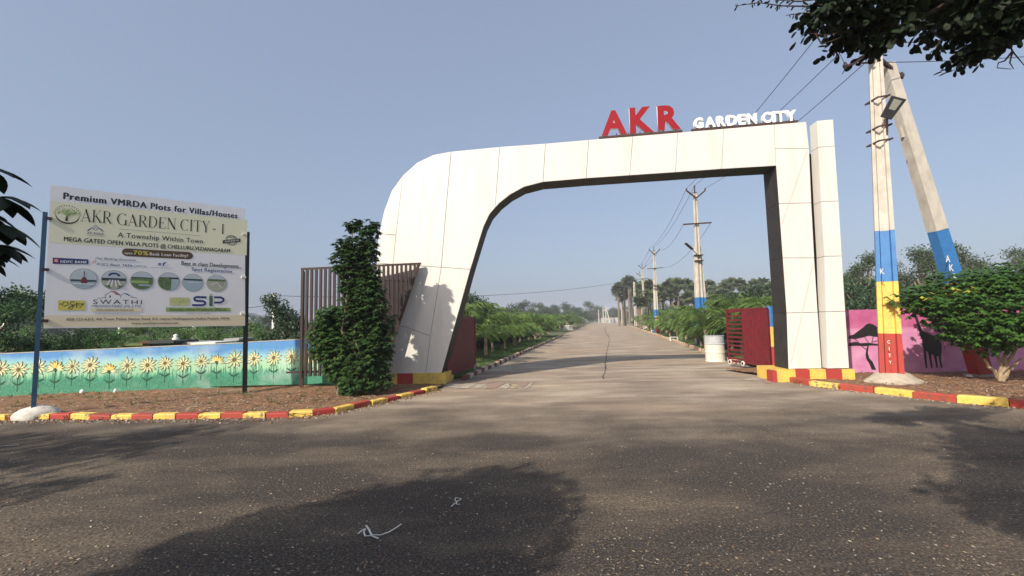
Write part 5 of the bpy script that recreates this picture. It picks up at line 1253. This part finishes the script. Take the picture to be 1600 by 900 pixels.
def palmyra(px,py,d_,label,grp,s=1.0):
    v=aty(px,py,d_); root=thing('palmyra_palm',label,'palm',(v.x,v.y,v.z),grp,rz=R.uniform(0,6.28),scale=s)
    link('crown',R.choice(FM),root); link('trunk',PTM,root)
palmyra(965,452,92,'leftmost palmyra palm of the clump at the road end','palmyra palms at the road end',1.2)
for x,y_ in ((975,446),(982,440),(990,446),(972,462),(996,455),(984,458)): palmyra(x,y_,R.uniform(92,104),nth('g')+' palmyra palm in the clump behind the bare poles','palmyra palms at the road end',1.25)
x=1003
while x<1330:
    palmyra(x,R.uniform(444,456)-(x>1090)*3,R.uniform(62,76),nth('h')+' palmyra palm from the left in the right skyline row','palmyra palms on the right skyline',R.uniform(.85,1.0)); x+=R.uniform(10,14)
x=1000
while x<1330:
    palmyra(x,R.uniform(458,474),R.uniform(58,68),nth('i')+' palmyra from the left in the lower front row on the right','palmyra palms on the right skyline',R.uniform(.8,.95)); x+=R.uniform(11,16)
for i in range(13):
    x=1035+i*17; tree_px(TB[i%3],x,R.uniform(476,486),R.uniform(48,56),7.3,nth('j')+' bushy tree from the left under the palmyra row','bushes under the palmyra row','bushy_tree')
tree_px(TB[1],1195,442,26,7.3,'large leafy tree just behind the red gate, left of the right leg',name='leafy_tree')
# far end wall
a=aty(939,497,170); b=aty(966,495.5,170); ew=thing('end_wall','pale low wall closing the far end of the road','wall',(a.x,a.y,0)); mb=MB(); w_=b.x-a.x
mb.box((w_/2,0,a.z/2),(w_,.3,a.z),whs); mb.build('wall_section',None,ew); mb=MB(); mb.box((w_/2,0,a.z+.06),(w_+.2,.5,.12),whs); mb.build('coping',None,ew)
# small roadside furniture on the right
def bench(px,py,d_,label):
    v=aty(px,py,d_); v.z=0; root=thing('bench_frame',label,'bench',(v.x,v.y,.05),scale=.62); h=.42
    mb=MB(); mb.box((0,0,h),(.9,.28,.05),wht_paint); mb.build('seat',None,root)
    for s_ in (-1,1): mb=MB(); mb.box((s_*.38,0,h/2-.015),(.07,.24,h-.03),wht_paint); mb.build('leg',None,root)
q=gnd(1053,534); bench(1053,534,q.y+.0,'small pale bench on the lawn, nearer of the two right of the road')
q=gnd(1022,521); bench(1022,521,q.y,'small pale bench on the lawn, farther of the two right of the road')
for i,(px,py,hh) in enumerate(((1059,529,1.2),(1079,533,1.5),(1034,523,1.1),(1027,520,1.1),(1092,546,1.0))):
    q=gnd(px,py); root=thing('stake',['thin pale stake beside the nearer bench','tall pale T-shaped stake between the bench and the drum','thin pale stake between the two benches','thin pale stake close to the farther bench','short brown stake left of the drum'][i],'stake',(q.x+.6,q.y,.04)); mb=MB(); mb.beam((0,0,0),(.02,0,hh),.07,.07,palebark,up=(0,1,0)); mb.build('shaft',None,root)
    if i==1: mb=MB(); mb.beam((-.45,0,hh+.03),(.35,0,hh+.03),.08,.05,wht_paint); mb.build('cross_piece',None,root)
q=gnd(1011,512,.05); fx=thing('fire_hydrant','small red and white painted post under the right palms','post',(q.x,q.y,.05)); 
mb=MB(); mb.lathe([(.45,0),(.42,.12),(.36,.2)],(0,0,0),10,wht_paint); mb.build('base',None,fx); mb=MB(); mb.lathe([(.34,.2),(.4,.55),(.28,.95),(.22,1.1)],(0,0,.001),10,red_paint); mb.build('body',None,fx); mb=MB(); mb.lathe([(.22,1.102),(.26,1.25),(.06,1.6)],(0,0,0),10,rlm); mb.build('cap',None,fx)
fx.name='garden_ornament'; fx['category']='ornament'; fx['label']='small red and white painted ornament under the right palms'
# white objects past the side street on the left
for px0,px1,py,d_,lab in ((881,889,505,62,'white low parapet past the side street, wider one'),(890,895,505,64,'white low parapet past the side street, narrower one')):
    a=aty(px0,py,d_); b=aty(px1,py,d_); root=thing('low_wall',lab,'wall',(a.x,a.y,0)); mb=MB(); mb.box(((b.x-a.x)/2,0,.35),(b.x-a.x,.3,.7),whs); mb.build('wall_section',None,root); mb=MB(); mb.box(((b.x-a.x)/2,0,.74),(b.x-a.x+.1,.4,.08),wht_paint); mb.build('coping',None,root)

# ------------------------------------------------------------------ near foliage
# overhanging tree at the upper right; its trunk stands outside the frame
rr=random.Random(17); dbark=mat('dark twig bark',(.05,.035,.025),rough=.9); near=thing('overhanging_tree','dark leafy branches hanging in at the top right corner','tree',(6.6,1.2,0)); NL=near.location
ndm=mat('near dark leaf',(.012,.021,.009),rough=.6,trans=.10,island=.5,spec=.25)
mb=MB(); wd_=MB(); bl=[]
def npx(px,py,y): v=aty(px,py,y); return Vector((v.x-NL.x,v.y-NL.y,v.z))
tips=[(1290,15,2.7,32,30),(1335,10,2.7,40,40),(1345,50,2.8,22,22),(1385,20,2.8,48,45),(1400,50,2.7,24,14),(1440,8,2.9,52,36),(1500,2,3.0,60,42),(1512,46,2.8,34,14),(1550,16,2.8,56,44),(1530,75,2.8,28,22),(1590,10,2.9,60,45),(1620,-10,2.9,60,50),(1560,60,3.0,30,16),(1450,-30,2.7,90,45),(1550,-40,2.7,90,45),(1350,-40,2.7,70,40),(1370,72,2.75,12,10),(1585,30,2.6,30,16),(1325,48,2.8,14,14),(1480,36,2.7,30,12),(1640,20,2.7,40,22)]
for px,py,y,rx,rz_ in tips: bl.append((npx(px,py,y),(px2(rx,y),.28,px2(rz_,y))))
cloud(mb,[(c,(r_[0],r_[1],r_[2]*.88)) for c,r_ in bl],6600,.060,.038,ndm,rr,1,droop=.35,shell=.75,lf=rleaf)
hub=Vector((-.6,1.4,5.0))
limb(wd_,(0,0,-.1),(-.1,.4,2.6),.17,.12,rr,dbark); limb(wd_,(-.1,.4,2.6),hub,.12,.07,rr,dbark)
for c,_ in bl[::2]: limb(wd_,hub,c,.03,.008,rr,dbark,n=5,wob=.05)
# thin twigs reaching left and right
def twig(P,nl,seed,L0=.05,W0=.026):
    r2=random.Random(seed); pts=[npx(*p) for p in P]; wd_.tube(pts,[.006-.004*i/(len(pts)-1) for i in range(len(pts))],5,dbark)
    for a,b in zip(pts,pts[1:]):
        for k in range(nl):
            p=a+(b-a)*r2.random(); dd=rnd(r2); dd.z-=.4; rleaf(mb,p,dd,rnd(r2),L0*r2.uniform(.4,1.1),W0*r2.uniform(.5,1),ndm)
twig([(1300,6,2.7),(1260,10,2.7),(1220,9,2.68),(1185,4,2.66),(1150,9,2.66)],13,1,.032,.018)
twig([(1300,-4,2.7),(1250,2,2.7),(1210,0,2.68)],12,2,.04,.02)
twig([(1330,14,2.7),(1290,22,2.7),(1255,20,2.7),(1228,24,2.7)],8,3,.04,.02)
twig([(1340,40,2.7),(1300,44,2.7),(1277,40,2.7)],14,4,.07,.04); twig([(1330,48,2.7),(1290,55,2.7),(1266,52,2.7)],3,5,.03,.02)
twig([(1375,60,2.75),(1378,85,2.75),(1370,98,2.75)],6,6); twig([(1340,50,2.75),(1345,72,2.75),(1335,78,2.75)],5,12,.045,.02)
twig([(1480,55,2.75),(1465,70,2.75),(1461,78,2.75)],4,7,.05,.014); twig([(1535,80,2.8),(1533,96,2.8),(1530,102,2.8)],6,8)
for i,P in enumerate(([(1574,60,2.7),(1582,80,2.7),(1592,92,2.7),(1602,104,2.7)],[(1582,80,2.7),(1570,95,2.7),(1560,98,2.7),(1558,106,2.7),(1580,108,2.7)],[(1582,80,2.7),(1578,98,2.7),(1584,108,2.7)],[(1274,52,2.7),(1284,69,2.7),(1300,64,2.7),(1315,58,2.7)])): twig(P,0,20+i)
mb.build('foliage',None,near); wd_.build('branches',None,near)
# large drooping leaves entering at the left edge
rr=random.Random(5); nl=thing('near_shrub','large drooping dark leaves entering at the left edge','shrub',(-2.75,1.65,0)); NL=nl.location; mb=MB(); tb=MB()
def bigleaf(mb,p,d,L_,W_,m_):
    d=d.normalized(); x=d.cross(Vector((0,0,1))); x=x.normalized() if x.length>.05 else Vector((1,0,0)); pts=[];wd=[0.08,.55,.95,1,.85,.5,.04]; dd=d.copy(); q=p.copy(); b=len(mb.v); n_=7
    for i in range(n_):
        h=wd[i]*W_/2; mb.v.extend([tuple(q-x*h-Vector((0,0,h*.3))),tuple(q),tuple(q+x*h-Vector((0,0,h*.3)))]); dd=(dd+Vector((0,0,-.22))).normalized(); q=q+dd*L_/(n_-1)
    for i in range(n_-1):
        for j in (0,1): a=b+i*3+j; mb.f.append((a,a+1,a+4,a+3)); mb.mi.append(mb._m(m_))
for px,py,y,nlf in ((-18,262,1.75,7),(2,308,1.72,9),(-30,330,1.72,9),(6,352,1.72,9),(-10,382,1.75,9),(-38,395,1.75,9),(-60,300,1.8,8),(-50,350,1.8,8),(-70,380,1.8,8),(-70,430,1.8,8),(-60,250,1.8,6)):
    c=npx(px,py,y); limb(tb,(0,0,c.z-.5),c,.010,.004,rr,bark,n=3,wob=.03)
    for k in range(nlf):
        a=2*math.pi*k/nlf+rr.uniform(-.2,.2); bigleaf(mb,c,Vector((math.cos(a),math.sin(a),rr.uniform(-.1,.35))),rr.uniform(.11,.16),.056,ndm)
limb(tb,(0,0,-.05),(0,0,2.2),.04,.015,rr,bark); mb.build('foliage',None,nl,smooth=True); tb.build('stem',None,nl)
# trees behind the camera whose shade lies on the apron
def shade_tree(x,y,zc,blobs,label,n,L_=.16,W_=.10,seed=1):
    rr=random.Random(seed); root=thing('roadside_tree',label,'tree',(x,y,0)); mb=MB(); tb=MB(); cloud(mb,blobs,n,L_,W_,leafD,rr,1,droop=.3,shell=.5); mb.build('crown',None,root)
    limb(tb,(0,0,-.1),(0,0,zc*.7),.16,.1,rr,bark)
    for c,_ in blobs: limb(tb,(0,0,zc*.6),c,.05,.015,rr,bark)
    tb.build('trunk',None,root)
k_=4.6
def srcpt(px,py,z,x0,y0): g=gnd(px,py); return (g.x-.96*z-x0,g.y-1.15*z-y0,z)
X0,Y0=-5.2,-3.0
shade_tree(X0,Y0,k_,[(srcpt(480,850,4.5,X0,Y0),(.75,.6,.6)),(srcpt(620,800,4.6,X0,Y0),(.72,.6,.6)),(srcpt(740,790,4.6,X0,Y0),(.62,.55,.5)),(srcpt(700,860,4.2,X0,Y0),(.72,.55,.6)),(srcpt(330,890,4.4,X0,Y0),(.65,.5,.5)),(srcpt(570,890,4.2,X0,Y0),(.8,.6,.5)),(srcpt(800,770,4.5,X0,Y0),(.32,.38,.3)),(srcpt(755,755,4.5,X0,Y0),(.3,.4,.3)),(srcpt(400,840,4.5,X0,Y0),(.5,.4,.4))],'roadside tree behind the camera whose shade falls on the apron',8500,seed=1)
X1,Y1=-10.5,-1.0
shade_tree(X1,Y1,5,[(srcpt(60,720,5.0,X1,Y1),(1.1,.5,.5)),(srcpt(180,690,5.2,X1,Y1),(1.1,.45,.5)),(srcpt(300,670,5.2,X1,Y1),(.9,.3,.4)),(srcpt(-60,700,5.0,X1,Y1),(1.1,.6,.5)),(srcpt(20,770,4.8,X1,Y1),(.6,.35,.5))],'roadside tree left of the camera whose thin shade crosses the apron',1700,seed=2)
X2,Y2=3.2,-3.2
shade_tree(X2,Y2,5,[(srcpt(1590,720,4.6,X2,Y2),(.6,.6,.5)),(srcpt(1600,780,4.6,X2,Y2),(.7,.45,.5)),(srcpt(1530,680,4.8,X2,Y2),(.4,.35,.4)),(srcpt(1640,700,4.8,X2,Y2),(.7,.6,.5))],'roadside tree behind the camera whose shade falls at the right',2400,seed=3)

# ------------------------------------------------------------------ litter
rr=random.Random(31)
lm=[mat('dry leaf tan',(.27,.20,.12),rough=.8,island=.4),mat('dry leaf brown',(.17,.10,.06),rough=.8,island=.4),mat('stone chip',(.34,.29,.23),rough=.9,island=.4)]
mb=MB()
for i in range(42000):
    y=2.3+7.5*rr.random()**1.5; x=rr.uniform(-1.25,1.25)*y
    if noise2(x*1.3,y*1.1)+rr.uniform(-.9,.9)<-.25: continue
    s_=rr.choice((.003,.003,.004,.004,.005,.007,.010)); a=rr.uniform(0,6.28); d=Vector((math.cos(a),math.sin(a),0)); q=Vector((-d.y,d.x,0)); p=Vector((x,y,.006))
    u=Vector((0,0,rr.uniform(.0,s_*.6))); mb.face([p-d*s_*1.5,p-q*s_*.6+u,p+d*s_*1.5+u*.5,p+q*s_*.6],rr.choice(lm))
o=mb.build('apron_litter'); tag(o,'fine dry leaf bits and stone chips strewn over the asphalt','litter',kind='stuff')
mb=MB()
def pin(x,y,P): return None
for i in range(9000):
    px=rr.uniform(-20,600) if rr.random()<.62 else rr.uniform(1320,1620); 
    py=rr.uniform(612,648) if px<700 else rr.uniform(580,625)
    if px<700 and py>650-max(0,px-480)*.25: continue
    if px>700 and py>590+(px-1320)*.11+14: continue
    if px<210 and rr.random()<.6: continue
    p=gnd(px,py,.05); p.z=(.055 if p.x<0 else .085)+.02*noise2(p.x,p.y)+rr.uniform(0,.02); s_=rr.uniform(.010,.032); a=rr.uniform(0,6.28); d=Vector((math.cos(a),math.sin(a),rr.uniform(-.3,.5))); q=Vector((-d.y,d.x,rr.uniform(-.3,.3)))
    mb.face([p-d*s_,p-q*s_*.5,p+d*s_,p+q*s_*.5],rr.choice(lm+[lm[0]]))
o=mb.build('bed_litter'); tag(o,'dry leaves and chips strewn over the red soil beds','litter',kind='stuff')
mb=MB()
for i in range(2800):   # pebbles and clods along the kerbs
    P=rr.choice((KLe,KLe,KRe)); k=rr.randrange(len(P)-1); p=P[k]+(P[k+1]-P[k])*rr.random(); p=p+Vector((rr.gauss(0,.05),-abs(rr.gauss(.0,.16)),0)); s_=rr.uniform(.006,.024)
    mb.box((p.x,p.y,s_*.3),(s_*2,s_*1.5,s_),rr.choice((lm[2],soil,lm[1])),rot=rr.uniform(0,3),taper=.6)
o=mb.build('kerb_gravel'); tag(o,'small stones and clods lying along the foot of the kerbs','gravel',kind='stuff')
mb=MB()
for i in range(260):   # small weeds on the beds and at the kerb foot
    if rr.random()<.7: P=rr.choice((KLe,KRe)); k=rr.randrange(len(P)-1); p=P[k]+(P[k+1]-P[k])*rr.random()+Vector((rr.gauss(0,.1),rr.choice((-.03,.2,.25,rr.uniform(.2,2.0))),0)); p.z=.02
    else: p=Vector((rr.uniform(-12,-4),rr.uniform(9,10.8),.03))
    for k in range(rr.randrange(5,14)):
        a=rr.uniform(0,6.28); d=Vector((math.cos(a),math.sin(a),rr.uniform(.6,2))).normalized(); leaf(mb,p+Vector((rr.uniform(-.03,.03),rr.uniform(-.03,.03),0)),d,Vector((0,0,1)),rr.uniform(.04,.13),.012,gm)
o=mb.build('weeds'); tag(o,'small weeds and grass tufts on the soil beds and at the kerb foot','weeds',kind='stuff')
# strips of white twine
tw=mat('pale plastic strip',(.55,.55,.52),rough=.6)
def strip(P,w_,label):
    pts=[gnd(x,y,.012) for x,y in P]; mb=MB(); l=[];r=[]
    for i,p in enumerate(pts):
        d=(pts[min(i+1,len(pts)-1)]-pts[max(i-1,0)]).normalized(); q=Vector((-d.y,d.x,0))*w_/2; z=Vector((0,0,.006*math.sin(i*2.1)+.006)); l.append(p+q+z); r.append(p-q+z)
    for i in range(len(l)-1): mb.face([l[i],r[i],r[i+1],l[i+1]],tw); 
    for i in range(len(l)-1): mb.face([l[i]-Vector((0,0,.002)),l[i+1]-Vector((0,0,.002)),r[i+1]-Vector((0,0,.002)),r[i]-Vector((0,0,.002))],tw)
    o=mb.build('twine'); tag(o,label,'twine')
s_=lambda x,y:(540+x*.15554,730+y*.15554)
strip([s_(125,675),s_(160,650),s_(185,620),s_(200,625),s_(182,660),s_(195,690),s_(240,695),s_(275,693),s_(350,680),s_(430,660),s_(500,625),s_(560,570)],.012,'long curled pale plastic strip on the dark shaded asphalt')
strip([s_(205,590),s_(235,640),s_(265,690),s_(330,722)],.014,'short straight pale strip crossing the long curled one')
strip([s_(1062,400),s_(1090,378),s_(1118,352),s_(1098,332),s_(1105,315),s_(1162,315),s_(1150,335),s_(1120,352),s_(1112,370),s_(1150,378)],.009,'small looped pale twine right of the long strip')
# thin weathered sticks on the apron at the left
strip([(-5,698),(14,697),(30,695)],.016,'thin pale stick lying on the asphalt at the left edge')
# white stones on the left bed
for i,(px,py,s1) in enumerate(((128,613,.06),(180,612,.045),(1515,590,.08),(1370,594,.05))):
    p=gnd(px,py,.05); mb=MB(); mb.lathe([(s1*.7,-.03),(s1,.01),(s1*.8,.05),(s1*.3,.07)],(0,0,0),9,wht_paint); mb.v=[(x*(1+.2*math.sin(4*y/s1)),y*.7,z) for x,y,z in mb.v]; o=mb.build('stone',None,smooth=True); o.location=(p.x,p.y,.05); tag(o,['pale stone at the foot of the sunflower wall, larger one','small pale stone right of the larger pale stone','pale stone under the right bush near the strut','small pale stone beside the near pole footing'][i],'stone')

# ------------------------------------------------------------------ haze
HZ=True
if HZ:
    mb=MB(); mb.box((0,270,7.5),(700,900,18.0)); o=mb.build('haze'); tag(o,'thin pale morning haze over the whole place',kind='stuff')
    m=bpy.data.materials.new('haze'); m.use_nodes=True; n=m.node_tree; n.nodes.clear(); oo=n.nodes.new('ShaderNodeOutputMaterial'); pv=n.nodes.new('ShaderNodeVolumePrincipled'); pv.inputs['Color'].default_value=(.86,.90,1,1); pv.inputs['Density'].default_value=.0008; pv.inputs['Anisotropy'].default_value=-.25
    n.links.new(pv.outputs[0],oo.inputs['Volume']); o.data.materials.append(m)
